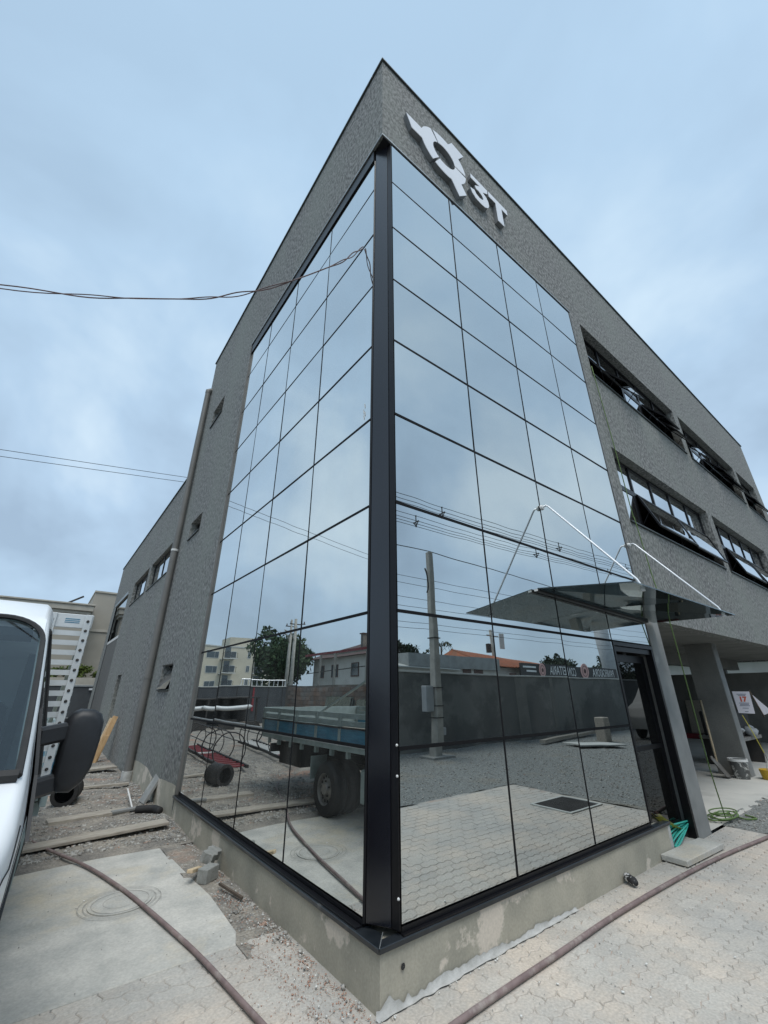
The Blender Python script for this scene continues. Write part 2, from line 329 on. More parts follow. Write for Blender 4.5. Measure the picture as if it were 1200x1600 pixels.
def rocks(pts, sizes, flat=0.7):
    """many small irregular stones, 8-vertex lumps, one mesh"""
    base = np.array([(x, y, z) for z in (-1, 1) for y in (-1, 1) for x in (-1, 1)], float) * 0.58
    fc = np.array([(0, 2, 3, 1), (4, 5, 7, 6), (0, 1, 5, 4), (2, 6, 7, 3), (0, 4, 6, 2), (1, 3, 7, 5)])
    n = len(pts); pts = np.asarray(pts, float); sizes = np.asarray(sizes, float)
    v = base[None] * (1 + rng.uniform(-0.38, 0.38, (n, 8, 3)))
    a = rng.uniform(0, 6.28, n); b = rng.uniform(-0.5, 0.5, n); ca, sa, cb, sb = np.cos(a), np.sin(a), np.cos(b), np.sin(b)
    sc3 = rng.uniform(0.6, 1.25, (n, 1, 3)) * np.array([1, 1, flat]); v = v * sc3
    x, y, z = v[..., 0], v[..., 1], v[..., 2]; y, z = y * cb[:, None] - z * sb[:, None], y * sb[:, None] + z * cb[:, None]
    x, y = x * ca[:, None] - y * sa[:, None], x * sa[:, None] + y * ca[:, None]
    v = np.stack([x, y, z], -1) * sizes[:, None, None] * 0.5 + pts[:, None]
    f = (fc[None] + (np.arange(n) * 8)[:, None, None]).reshape(-1, 4)
    return v.reshape(-1, 3), f
def mesh_np(name, v, f, mt, parent=None, smooth=False):
    me = bpy.data.meshes.new(name); me.vertices.add(len(v)); me.vertices.foreach_set('co', np.asarray(v, float).ravel())
    k = f.shape[1]; me.loops.add(len(f) * k); me.loops.foreach_set('vertex_index', f.ravel().astype(np.int32))
    me.polygons.add(len(f)); me.polygons.foreach_set('loop_start', (np.arange(len(f)) * k).astype(np.int32))
    me.update(calc_edges=True); me.materials.append(mt)
    if smooth: me.shade_smooth()
    o = bpy.data.objects.new(name, me); col.objects.link(o); o['_w'] = (0.0, 0.0, 0.0)
    if parent is not None: o.parent = parent
    return o
def vnoise(x, y, s, seed=0):
    x = np.asarray(x) * s; y = np.asarray(y) * s; xi = np.floor(x); yi = np.floor(y); fx = x - xi; fy = y - yi
    def h(a, b): q = np.sin(a * 127.1 + b * 311.7 + seed * 74.7) * 43758.5453; return q - np.floor(q)
    fx = fx * fx * (3 - 2 * fx); fy = fy * fy * (3 - 2 * fy)
    return (h(xi, yi) * (1 - fx) + h(xi + 1, yi) * fx) * (1 - fy) + (h(xi, yi + 1) * (1 - fx) + h(xi + 1, yi + 1) * fx) * fy
def hdirt(x, y):
    x = np.asarray(x, float); y = np.asarray(y, float)
    w = np.clip((y - 3.75) / 0.8, 0, 1)
    return (0.012 + 0.05 * vnoise(x, y, 1.1, 1) + 0.035 * vnoise(x, y, 3.1, 2) + 0.014 * vnoise(x, y, 9, 3)
            + 0.012 * vnoise(x, y, 19, 4) - 0.04) * w + 0.002 + 0.05 * np.clip((y - 6.2) / 3, 0, 1) * vnoise(x, y, .7, 9)

# ------------------------------------------------------------------ ground
g = MB().quad((-500, -500, -0.06), (500, -500, -0.06), (500, 500, -0.06), (-500, 500, -0.06)).build('ground', M['gravel'], fixn=False); g['kind'] = 'structure'
def grid(name, x0, x1, y0, y1, st, hf, mt, hole=None):
    xs = np.arange(x0, x1 + st / 2, st); ys = np.arange(y0, y1 + st / 2, st); X, Y = np.meshgrid(xs, ys)
    Z = hf(X, Y); v = np.stack([X, Y, Z], -1).reshape(-1, 3); nx = len(xs); I, J = np.meshgrid(np.arange(nx - 1), np.arange(len(ys) - 1))
    a = (J * nx + I).ravel(); f = np.stack([a, a + 1, a + 1 + nx, a + nx], 1)
    o = mesh_np(name, v, f, mt, smooth=True); o['kind'] = 'structure'; return o
grid('dirt_yard', -8.0, 0.02, 3.62, 23.0, 0.06, hdirt, M['dirt'])
grid('dirt_strip', -0.36, 0.02, 0.9, 3.68, 0.04, lambda x, y: -0.035 + 0.04 * vnoise(x, y, 3, 5) + 0.02 * vnoise(x, y, 11, 6), M['dirt'])
hg = lambda x, y: -0.030 + 0.035 * vnoise(x, y, 0.8, 11) + 0.02 * vnoise(x, y, 4, 12) + 0.012 * vnoise(x, y, 14, 13)
grid('gravel_yard', -3.0, 26.0, -8.0, -3.32, 0.08, hg, M['gravel'])
grid('gravel_forecourt', 5.62, 26.0, -3.32, 0.16, 0.08, hg, M['gravel'])
# base under the pavers
pb = MB().quad((-6, -3.32, -0.0048), (5.62, -3.32, -0.0048), (5.62, 0.0, -0.0048), (0.0, 0.0, -0.0048), (0, 1.16, -0.0048), (-6, 1.16, -0.0048)).build('paved_yard', M['pavedust'], fixn=False)
pb['kind'] = 'structure'
# pavers: zigzag interlocking blocks
PL, PW, AM = 0.22, 0.11, 0.011
def paver_outline():
    def edge(n, L): return [(L * t / 8, AM * math.sin(2 * math.pi * t / 4 / (n / 2 if n else 1))) for t in range(8)]
    pts = []
    zig = lambda s: AM * (1 if (s * 2 / PW) % 2 < 1 else -1)
    ss = [i * PW / 4 for i in range(9)]       # 0 .. PL along
    wave = [0, 1, 0, -1, 0, 1, 0, -1, 0]
    bot = [(ss[i], AM * wave[i]) for i in range(8)]
    wy = [0, 1, 0, -1]; right = [(PL + AM * wy[i], PW / 4 * i) for i in range(4)]
    top = [(ss[8 - i], PW + AM * wave[8 - i]) for i in range(8)]
    left = [(AM * wy[(4 - i) % 4], PW - PW / 4 * i) for i in range(4)]
    pts = bot + right + top + left
    cx, cy = PL / 2, PW / 2
    return [((x - cx) * 0.975, (y - cy) * 0.955) for x, y in pts]
PO = paver_outline()
def in_view(p):
    d = Vector(p) - CAM; z = d.dot(fw)
    if z < 0.05: return False
    u = 603.8 + FPX * d.dot(rt) / z; v = 798.6 - FPX * d.dot(up) / z
    return -20 < u < 1220 and -20 < v < 1620
pvs = []
for j in range(-31, 12):
    yc = j * PW + 0.03
    for i in range(-30, 28):
        xc = i * PL + (PW if j % 2 else 0) + 0.05
        if xc > 5.5 or yc < -3.25: continue
        if yc > -0.08 and xc > -0.10: continue
        if yc > 1.15: continue
        if xc < -6: continue
        pvs.append((xc, yc))
pvs.sort(key=lambda q: (not in_view((q[0], q[1], 0)), (Vector((q[0], q[1], 0)) - CAM).length))
pm = []
for k in range(8):
    b_ = MB().prism(PO, lambda a, b, d: (a, b, d), -0.05, 0.0); me = bpy.data.meshes.new('paver')
    me.from_pydata(b_.v, [], b_.f); bm = bmesh.new(); bm.from_mesh(me); bmesh.ops.recalc_face_normals(bm, faces=bm.faces)
    tf = max(bm.faces, key=lambda f: f.calc_center_median().z)
    bmesh.ops.bevel(bm, geom=list(tf.edges), offset=0.004, segments=1, affect='EDGES'); bm.to_mesh(me); bm.free()
    me.materials.append(M['pave']); pm.append(me)
rest_v = []; rest_f = []; rn = 0
npl = MB().prism(PO, lambda a, b, d: (a, b, d), -0.02, 0.0)
for k, (x, y) in enumerate(pvs):
    lift = -0.0005 + 0.0028 * random.random()
    if k < 300:
        o = bpy.data.objects.new('paver', pm[k % 8]); col.objects.link(o); o.parent = pb
        o.location = (x, y, lift); o.rotation_euler = (R(random.uniform(-.5, .5)), R(random.uniform(-.5, .5)), R(random.uniform(-.7, .7)))
    else:
        tx, ty = random.uniform(-.01, .01), random.uniform(-.01, .01)
        rest_v += [(a + x, b + y, c + lift + a * tx + b * ty) for a, b, c in npl.v]; rest_f += [tuple(i + rn for i in f) for f in npl.f]; rn += len(npl.v)
mb = MB(); mb.v = rest_v; mb.f = rest_f
o = mb.build('pavers', M['pave'], pb); o['kind'] = 'stuff'
# concrete slab with manhole at the left
slab_poly = [(-6, 1.17), (-0.36, 1.17), (-0.30, 1.34), (-0.27, 2.06), (-0.30, 2.6), (-0.34, 3.62), (-1.0, 3.67), (-1.65, 3.62), (-6, 3.70)]
sl = MB().prism(slab_poly, lambda a, b, d: (a, b, d), -0.08, 0.008).build('concrete_slab', M['slab'], bev=0.006); sl['kind'] = 'structure'
mh = thing('manhole_cover', 'round cement-covered manhole cover set in the slab beside the white truck, crossed by the hose', 'manhole cover', (-0.90, 2.38, 0.014))
MB().lathe([(0.001, 0.0165), (0.115, 0.0165), (0.12, 0.0155), (0.125, 0.0165), (0.20, 0.0168), (0.203, 0.0150), (0.212, 0.0150), (0.215, 0.0168), (0.235, 0.0165), (0.235, 0.010)], (-0.90, 2.38, 0), 48).build('lid', M['slab'], mh, smooth=True)
for r0 in (0.125, 0.208, 0.262, 0.30):
    n = 56; rg = MB()
    for k in range(n):
        a0, a1 = 2 * math.pi * k / n, 2 * math.pi * (k + 1) / n; w = 0.0022
        q = [(-0.90 + rr * math.cos(a), 2.38 + rr * math.sin(a), 0.0172) for rr, a in ((r0 - w, a0), (r0 + w, a0), (r0 + w, a1), (r0 - w, a1))]
        rg.quad(*q)
    rg.build('groove', M['slab'], mh, fixn=False)
gm = mat('groove_dark', (0.24, 0.23, 0.205), (0.40, 0.385, 0.35), 0.95, scale=20)  # flat rings in a darker mottled tone than the lid
for o in mh.children:
    if o.name.startswith('groove'): o.data.materials[0] = gm
# drain grate in the paving (seen mirrored)
gt = thing('drain_grate', 'dark rectangular drain grate set in the paving, mirrored in the lower right panes', 'drain', (5.0, -1.85, 0.0))
fr = MB()
for a in ((4.55, 5.45, -2.2, -2.16), (4.55, 5.45, -1.54, -1.50), (4.55, 4.59, -2.16, -1.54), (5.41, 5.45, -2.16, -1.54)): fr.box(*a, 0.004, 0.018)
fr.build('frame', M['cap'], gt)
MB().box(4.59, 5.41, -2.16, -1.54, 0.004, 0.007).build('pit', M['dark'], gt)
bb = MB()
for i in range(22): bb.box(4.60 + i * 0.0368, 4.615 + i * 0.0368, -2.16, -1.54, 0.008, 0.016)
bb.build('bars', M['grate'], gt)

# stones
def sc_rocks(name, n, fx, mt, lab, smin, smax, flat=0.7):
    P = np.array([fx() for _ in range(n)]); s = smin + (smax - smin) * rng.random(n) ** 3
    v, f = rocks(P, s, flat); o = mesh_np(name, v, f, mt); o['kind'] = 'stuff'; o['label'] = lab[0]; o['category'] = lab[1]; return o
def p_plinth():
    y = random.uniform(1.0, 8.0) if random.random() < .99 else random.uniform(0.1, 1.2); x = -0.02 - abs(random.gauss(0, 0.14)) * (1.0 if y > 1.1 else 0.5)
    return (x, y, 0.006 + (float(hdirt(x, y)) if y > 3.7 else (-0.012 if y > 1.1 else 0.004)))
sc_rocks('rubble', 5200, p_plinth, M['stone'], ('loose grey rubble along the foot of the left plinth', 'rubble'), 0.005, 0.036)
def p_dirt():
    y = 3.9 + 8 * random.random() ** 1.6; x = random.uniform(-3.0, -0.05)
    return (x, y, float(hdirt(x, y)) + 0.002)
sc_rocks('rubble', 9000, p_dirt, M['stone'], ('scattered stones on the dirt yard at the left', 'rubble'), 0.008, 0.06)
def p_grav():
    while True:
        x = random.uniform(0.5, 17); y = random.uniform(-7.5, 0.1)
        if y < -3.34 or x > 5.64: break
    return (x, y, float(hg(x, y)) + 0.004)
sc_rocks('gravel', 16000, p_grav, M['stone'], ('crushed grey gravel covering the yard beyond the paving', 'gravel'), 0.015, 0.05)
def p_chip():
    if random.random() < 0.45: return (-0.03 - abs(random.gauss(0, 0.16)), random.uniform(-0.1, 3.5), 0.012)
    return (random.uniform(-1.9, 5.2), random.uniform(-1.8, 2.6) if random.random() < .3 else random.uniform(-1.6, -0.02), 0.010) if random.random() < .9 else (random.uniform(0, 4), -0.06, 0.01)
sc_rocks('plaster_crumbs', 700, lambda: (lambda q: q if not (q[0] > -0.02 and q[1] > -0.02) else (q[0], -0.05, 0.01))(p_chip()), M['chip'], ('small white plaster crumbs strewn over pavers and slab', 'crumbs'), 0.004, 0.022, 0.5)
def p_grit():
    x = random.uniform(-1.9, 5.4); y = random.uniform(-2.2, 0.0) if x > 0 else random.uniform(-1.5, 3.4)
    return (x, y, 0.014 if y > 1.2 else 0.007)
sc_rocks('grit', 1500, lambda: (lambda q: q if not (q[0] > -0.02 and q[1] > -0.02) else (q[0], -0.03, 0.007))(p_grit()), M['stone'], ('fine dark grit scattered over the paving', 'grit'), 0.003, 0.012, 0.6)

def p_red():
    y = random.uniform(-0.1, 3.9); x = -0.03 - abs(random.gauss(0, 0.10 if y < 1.1 else 0.16))
    return (x, y, 0.006 if y < 1.15 else -0.0048)
M['reddust'] = mat('brick_crumb', (0.40, 0.22, 0.16), (0.46, 0.30, 0.23), 0.95, scale=20)
sc_rocks('brick_crumbs', 2600, p_red, M['reddust'], ('reddish brick crumbs along the foot of the left plinth', 'crumbs'), 0.003, 0.018, 0.5)
sc_rocks('brick_crumbs', 1500, lambda: (-0.22 - abs(random.gauss(0, .05)) - .25 * random.random() ** 3, random.uniform(-.9, 1.15), 0.005), M['reddust'], ('faint streak of reddish crumbs over the pavers left of the corner', 'crumbs'), 0.003, 0.010, 0.5)

# ------------------------------------------------------------------ main building
BX, BH, BY, WH, WY = 18.2, 10.66, 8.25, 7.02, 20.5
bld = thing('office_building', 'grey stuccoed office building with mirror-glass corner and black window bands', 'building', (0, 0, 0))
def wall(name, axis, pos, u0, u1, z0, z1, holes, mt, depth=0.22, inner=+1, parent=bld):
    """wall slab in plane axis=pos with rectangular holes (u0,u1,z0,z1), reveals included"""
    us = sorted({u0, u1, *[h[0] for h in holes], *[h[1] for h in holes]}); zs = sorted({z0, z1, *[h[2] for h in holes], *[h[3] for h in holes]})
    us = [u for u in us if u0 <= u <= u1]; zs = [z for z in zs if z0 <= z <= z1]
    P3 = (lambda u, d, z: (u, pos + d * inner, z)) if axis == 'y' else (lambda u, d, z: (pos + d * inner, u, z))
    solid = lambda a, b: not any(h[0] - 1e-6 <= a and a <= h[1] + 1e-6 and h[2] - 1e-6 <= b and b <= h[3] + 1e-6 for h in holes)
    b_ = MB(); S = {}
    for i in range(len(us) - 1):
        for j in range(len(zs) - 1):
            S[i, j] = solid((us[i] + us[i + 1]) / 2, (zs[j] + zs[j + 1]) / 2)
    for (i, j), ok in S.items():
        if not ok: continue
        a, c, d, e_ = us[i], us[i + 1], zs[j], zs[j + 1]
        b_.quad(P3(a, 0, d), P3(c, 0, d), P3(c, 0, e_), P3(a, 0, e_)); b_.quad(P3(a, depth, d), P3(c, depth, d), P3(c, depth, e_), P3(a, depth, e_))
        for di, dj, q in ((-1, 0, (a, d, a, e_)), (1, 0, (c, d, c, e_)), (0, -1, (a, d, c, d)), (0, 1, (a, e_, c, e_))):
            if not S.get((i + di, j + dj), False):
                b_.quad(P3(q[0], 0, q[1]), P3(q[2], 0, q[3]), P3(q[2], depth, q[3]), P3(q[0], depth, q[1]))
    bm = bmesh.new(); vs = [bm.verts.new(q) for q in b_.v]
    for f in b_.f: bm.faces.new([vs[i] for i in f])
    bmesh.ops.remove_doubles(bm, verts=bm.verts, dist=1e-4); bmesh.ops.recalc_face_normals(bm, faces=bm.faces)
    me = bpy.data.meshes.new(name); bm.to_mesh(me); bm.free(); me.materials.append(mt)
    o = bpy.data.objects.new(name, me); col.objects.link(o); o.parent = parent; o['_w'] = (0.0, 0.0, 0.0); return o
XS = [0.159, 1.2873, 2.4324, 3.5645, 4.6869]; YS = [0.218, 1.3495, 2.5024, 3.6461, 4.7221]
ZS = [8.5406, 7.6913, 6.7757, 5.8597, 4.9454, 4.0188, 3.0949, 2.1755, 1.2483, 0.3358]
WIN_U = [(5.08, 9.80), (10.15, 14.88), (15.22, 17.40)]
holesR = [(a, b, 7.20, 8.52) for a, b in WIN_U] + [(a, b, 4.16, 5.56) for a, b in WIN_U]
holesR += [(0.0, 4.72, -1, 8.60), (4.72, 18.0, -1, 2.56)]
wall('right_wall', 'y', 0.0, 0.0, BX, 0.0, BH, [h if h[2] > 0 else (h[0], h[1], 0.0, h[3]) for h in holesR], M['stucco'])
holesL = [(0.0, 4.74, 0.0, 8.60), (6.35, 7.24, 7.80, 8.28), (6.35, 7.24, 4.76, 5.16), (6.35, 7.24, 1.66, 2.10)]
wall('left_wall', 'x', -0.0, 0.22, BY, 0.0, BH, [h for h in holesL], M['stucco'])
holesW = [(9.05, 11.75, 4.42, 5.22), (12.15, 14.9, 4.45, 5.24), (16.0, 19.35, 0.0, 5.03), (12.75, 13.55, 0.75, 2.10)]
wall('wing_wall', 'x', 0.004, BY + 0.002, WY, 0.0, WH, holesW, M['stucco'])
# end faces, roof slabs, floors
MB().box(BX - 0.22, BX - 0.002, 0.22, 8.0, 2.56, BH).build('end_wall', M['stucco'], bld)
MB().box(17.98, 18.2, 0.0, 0.30, 0.0, 2.558).build('end_pier', M['stucco'], bld)
MB().box(0.22, BX - 0.22, 8.03, 8.25, 2.9, BH).build('rear_wall', M['stucco'], bld)
MB().box(0.22, BX - 0.22, 0.22, 8.03, 10.1, 10.3).build('roof', M['dark_plaster'], bld)
MB().box(0.23, 7.8, 8.26, WY - 0.2, 6.6, 6.75).build('roof', M['dark_plaster'], bld)
MB().box(0.226, 7.8, WY - 0.2, WY, 0, WH).build('end_wall', M['stucco'], bld)
MB().box(7.8, 8.0, 8.26, WY, 0, WH).build('rear_wall', M['stucco'], bld)
MB().box(5.10, BX - 0.22, 0.22, 8.03, 2.60, 2.85).build('floor_slab', M['dark_plaster'], bld)
MB().box(0.22, 5.10, 0.24, 8.03, 2.60, 2.85).build('floor_slab', M['dark_plaster'], bld)
MB().box(0.30, BX - 0.22, 0.30, 8.03, 5.75, 6.0).build('floor_slab', M['intwall'], bld)
MB().box(0.30, BX - 0.22, 3.2, 3.35, 2.86, 10.08).build('inner_wall', M['intwall'], bld)
# parapet flashing
f1 = MB().box(-0.03, BX + 0.03, -0.03, 0.25, BH, BH + 0.035).box(-0.03, 0.25, 0.25, BY + 0.03, BH, BH + 0.035); f1.build('parapet_flashing', M['flash'], bld, bev=0.004)
MB().box(-0.025, 0.24, BY + 0.03, WY + 0.03, WH, WH + 0.03).build('parapet_flashing', M['flash'], bld)
MB().tube([(0.10, 0.10, BH + 0.03), (0.10, 0.10, BH + 0.24)], 0.006, 6).build('lightning_rod', M['flash'], bld)
# light drip edge below the stucco band over the glass
MB().box(0.0, 4.74, -0.006, 0.005, 8.585, 8.612).box(-0.006, 0.005, 0.0, 4.76, 8.585, 8.612).build('drip_edge', M['drip'], bld)
# soffit / head of the glazing
MB().box(0.03, 4.72, 0.004, 0.21, 8.56, 8.584).build('soffit', M['black'], bld)
MB().box(0.012, 0.21, 0.22, 4.73, 8.34, 8.584).build('head_trim', M['black'], bld)
# dark backing behind the panes
MB().box(0.16, 4.72, 0.045, 0.06, 2.16, 8.55).build('glazing_frame', M['joint'], bld)
MB().box(0.16, 3.5645, 0.045, 0.06, 0.31, 2.16).build('glazing_frame', M['joint'], bld)
MB().box(0.075, 0.09, 0.218, 4.73, 0.31, 8.34).build('glazing_frame', M['joint'], bld)
# mullions and transoms
def vbarR(x, z0, z1): MB().box(x - 0.0085, x + 0.0085, 0.003, 0.045, z0, z1).build('mullion', M['joint'], bld)
for i, x in enumerate(XS[1:4]): vbarR(x, 0.33 if i < 2 else 0.33, 8.54)
for y in YS[1:4]: MB().box(0.030, 0.075, y - 0.0085, y + 0.0085, 0.33, 8.34).build('mullion', M['joint'], bld)
for i, z in enumerate(ZS[1:9]):
    w = 0.0078 if i == 0 else (0.010 if i < 3 else 0.0125)
    x1 = 4.70 if i < 7 else 3.57
    MB().box(0.16, x1, 0.0015, 0.044, z - w, z + w).build('transom', M['joint'], bld)
    MB().box(0.0285, 0.074, 0.222, 4.72, z - w * .9, z + w * .9).build('transom', M['joint'], bld)
# left edge trim, right edge
MB().box(-0.004, 0.07, 4.722, 4.742, 0.30, 8.58).build('edge_trim', M['pipe'], bld)
MB().box(4.690, 4.718, -0.003, 0.05, 2.18, 8.56).build('edge_trim', M['pipe'], bld)
MB().box(3.566, 4.69, -0.003, 0.06, 2.125, 2.168).build('door_head', M['black'], bld)
# panes
def pane(side, a0, a1, z0, z1, gap=0.007):
    a0 += gap; a1 -= gap; z0 += gap; z1 -= gap; t1, t2 = random.uniform(-.0022, .0022), random.uniform(-.0022, .0022)
    b_ = MB(); c, zc_ = (a0 + a1) / 2, (z0 + z1) / 2
    base = 0.0057 if side == 'R' else 0.0328
    for d in (0.0, 0.010):
        for a, z in ((a0, z0), (a1, z0), (a1, z1), (a0, z1)):
            o_ = base + d + (a - c) * t1 + (z - zc_) * t2
            b_.v.append((a, o_, z) if side == 'R' else (o_, a, z))
    b_.f = [(0, 1, 2, 3), (4, 7, 6, 5), (0, 4, 5, 1), (1, 5, 6, 2), (2, 6, 7, 3), (3, 7, 4, 0)]
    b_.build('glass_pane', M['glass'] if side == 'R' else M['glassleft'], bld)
for i in range(4):
    for j in range(9):
        if not (i == 3 and j >= 7): pane('R', XS[i], XS[i + 1], ZS[j + 1], ZS[j])
        pane('L', YS[i], YS[i + 1], ZS[j + 1], 8.3102 if j == 0 else ZS[j])
# corner post (glossy black) with dark strip and screw caps
pp = [(0.040, 0.21), (0.045, 0.205), (0.135, 0.045), (0.142, 0.030), (0.155, 0.012), (0.157, 0.22), (0.05, 0.22)]
MB().prism([(0.044, 0.206), (0.132, 0.062), (0.150, 0.20)], lambda a, b, d: (a, b, d), 0.312, 8.56).build('corner_post', M['post'], bld, bev=0.003)
MB().prism([(0.1345, 0.058), (0.150, 0.008), (0.157, 0.008), (0.157, 0.20), (0.151, 0.20)], lambda a, b, d: (a, b, d), 0.312, 8.56).build('post_strip', M['black'], bld)
MB().prism([(0.030, 0.217), (0.040, 0.205), (0.046, 0.2105), (0.06, 0.217)], lambda a, b, d: (a, b, d), 0.312, 8.34).build('post_edge', M['black'], bld)
for z in (0.46, 1.09, 1.27): MB().lathe([(0.001, -0.010), (0.006, -0.008), (0.009, 0)], (0.146, 0.012, z), 10, axis='y').build('screw_cap', M['bwhite'], bld, smooth=True)
for k, (y_, z_) in enumerate(((.318, 4.20), (.335, 4.14), (.312, 4.10), (.33, 4.07))): MB().prism([(y_, z_), (y_ + .012, z_ + .05), (y_ + .004, z_ + .07), (y_ - .006, z_ + .02)], lambda a, b, d: (d, a, b), 0.0290, 0.0308).build('sealant_smear', M['bwhite'], bld)
# sill flashing with mitre
sp = [(-0.022, -0.022), (4.02, -0.022), (4.02, 0.06), (0.16, 0.06), (0.06, 0.22), (0.085, 4.76), (-0.022, 4.76)]
MB().prism([(-0.022, -0.022), (3.98, -0.022), (3.98, 0.055), (0.05, 0.055)], lambda a, b, d: (a, b, d), 0.262, 0.290).build('sill', M['sill'], bld, bev=0.003)
MB().prism([(-0.024, -0.020), (0.048, 0.057), (0.086, 0.10), (0.086, 4.77), (-0.024, 4.77)], lambda a, b, d: (a, b, d), 0.262, 0.290).build('sill', M['sill'], bld, bev=0.003)
MB().bar((-0.018, -0.019, 0.2915), (0.10, 0.105, 0.2915), 0.004, 0.003).build('mitre_joint', M['drip'], bld)
MB().box(0.17, 3.60, 0.012, 0.05, 0.290, 0.328).box(0.165, 3.60, -0.014, 0.010, 0.2895, 0.300).build('sill_channel', M['black'], bld)
MB().box(0.038, 0.08, 0.23, 4.74, 0.290, 0.328).box(-0.010, 0.034, 0.23, 4.74, 0.2895, 0.300).build('sill_channel', M['black'], bld)
# plinth (irregular render, in strips)
def rough_face(axis, a0, a1, z1, thick, mt, name, amp=0.006, step=0.05, seed=1, z0=-0.05):
    n = int((a1 - a0) / step); nz = 7; v = []; f = []
    for j in range(nz):
        for i in range(n + 1):
            a = a0 + (a1 - a0) * i / n; z = z0 + (z1 - z0) * j / (nz - 1)
            d = -amp * float(vnoise(a, z, 5, seed)) - amp * .5 * float(vnoise(a, z, 17, seed + 1)) + amp * .6
            if i in (0,) : d = 0
            v.append((a, d, z) if axis == 'y' else (d, a, z))
    for j in range(nz - 1):
        for i in range(n): k = j * (n + 1) + i; f.append((k, k + 1, k + n + 2, k + n + 1))
    b_ = MB(); b_.add(v, f); return b_.build(name, mt, bld, smooth='all')
rough_face('y', 0.0, 3.94, 0.262, 0, M['plinth'], 'plinth', seed=3)
rough_face('x', 0.0, 4.76, 0.262, 0, M['plinth'], 'plinth', seed=8)
MB().box(0.012, 3.94, 0.012, 0.20, -0.05, 0.258).box(0.012, 0.2, 0.2, 4.76, -0.05, 0.258).build('plinth_core', M['plinth'], bld)
MB().box(3.93, 3.99, -0.004, 0.10, -0.05, 0.262).build('plinth_end', M['mortar'], bld, bev=0.006)
# smooth cement skirting where the stucco stops short of the ground
n = 46; pv = []; pf = []
for i in range(n + 1):
    y = 4.762 + (8.1 - 4.762) * i / n; top = 0.30 + 0.22 * float(vnoise(y, 0, 1.6, 21)) - 0.11 * min(1, (y - 4.76) / 1.5)
    pv += [(-0.004, y, -0.05), (-0.004, y, top)]
for i in range(n): pf.append((2 * i, 2 * i + 2, 2 * i + 3, 2 * i + 1))
b_ = MB(); b_.add(pv, pf); b_.build('cement_skirting', M['plinth'], bld)
# pale mortar fillet along the right foot
n = 260; pv = []; pf = []
for i in range(n + 1):
    x = -0.03 + 2.0 * i / n; t = i / n
    h = 0.010 + (0.040 * float(vnoise(x, 0, 9, 5)) + 0.030 * float(vnoise(x, 0, 31, 6))) * (1.2 - t * .9) + 0.03 * max(0, 1 - abs(x - .05) / .09); w = 0.008 + 0.014 * float(vnoise(x, 0, 14, 8))
    pv += [(x, -0.0072, h), (x, -0.0085, .006), (x, -0.014 - w, 0.0045)]
for i in range(n):
    for k in range(2): pf.append((3 * i + k, 3 * i + k + 1, 3 * i + k + 4, 3 * i + k + 3))
b_ = MB(); b_.add(pv, pf); b_.build('mortar_fillet', M['mortar'], bld, smooth='all')
# hole and scratches in the plinth
MB().lathe([(0.001, 0), (0.014, 0), (0.016, 0.003)], (0.16, -0.010, 0.165), 9, axis='y').build('drilled_hole', M['dark'], bld)

# ---- window bands
def sash(x0, x1, zt, zb, y, ang, pane_m, parent):
    """top-hung sash pushed outwards by ang"""
    c, s_ = math.cos(ang), math.sin(ang); L_ = zt - zb
    def P(x, d, o_): return (x, y - d * s_ - o_ * c, zt - d * c + o_ * s_)
    fr = MB(); w = 0.045
    for a in ((x0, x1, 0, w), (x0, x1, L_ - w, L_), (x0, x0 + w, w, L_ - w), (x1 - w, x1, w, L_ - w)):
        vs = [P(x, d, o_) for o_ in (0, 0.03) for d in (a[2], a[3]) for x in (a[0], a[1])]
        fr.add(vs, [(0, 2, 3, 1), (4, 5, 7, 6), (0, 1, 5, 4), (2, 6, 7, 3), (0, 4, 6, 2), (1, 3, 7, 5)])
    if ang > 0.1:
        for xx in (x0 + 0.03, x1 - 0.03): fr.bar(P(xx, L_ * .55, 0), (xx, y + 0.02, zt - L_ * .80), 0.014, 0.008)
    fr.build('sash', M['black'], parent)
    vs = [P(x, d, o_) for o_ in (0.018, 0.010) for x, d in ((x0 + w, w), (x1 - w, w), (x1 - w, L_ - w), (x0 + w, L_ - w))]
    MB().add(vs, [(0, 1, 2, 3), (7, 6, 5, 4), (0, 4, 5, 1), (1, 5, 6, 2), (2, 6, 7, 3), (3, 7, 4, 0)]).build('pane', pane_m, parent)
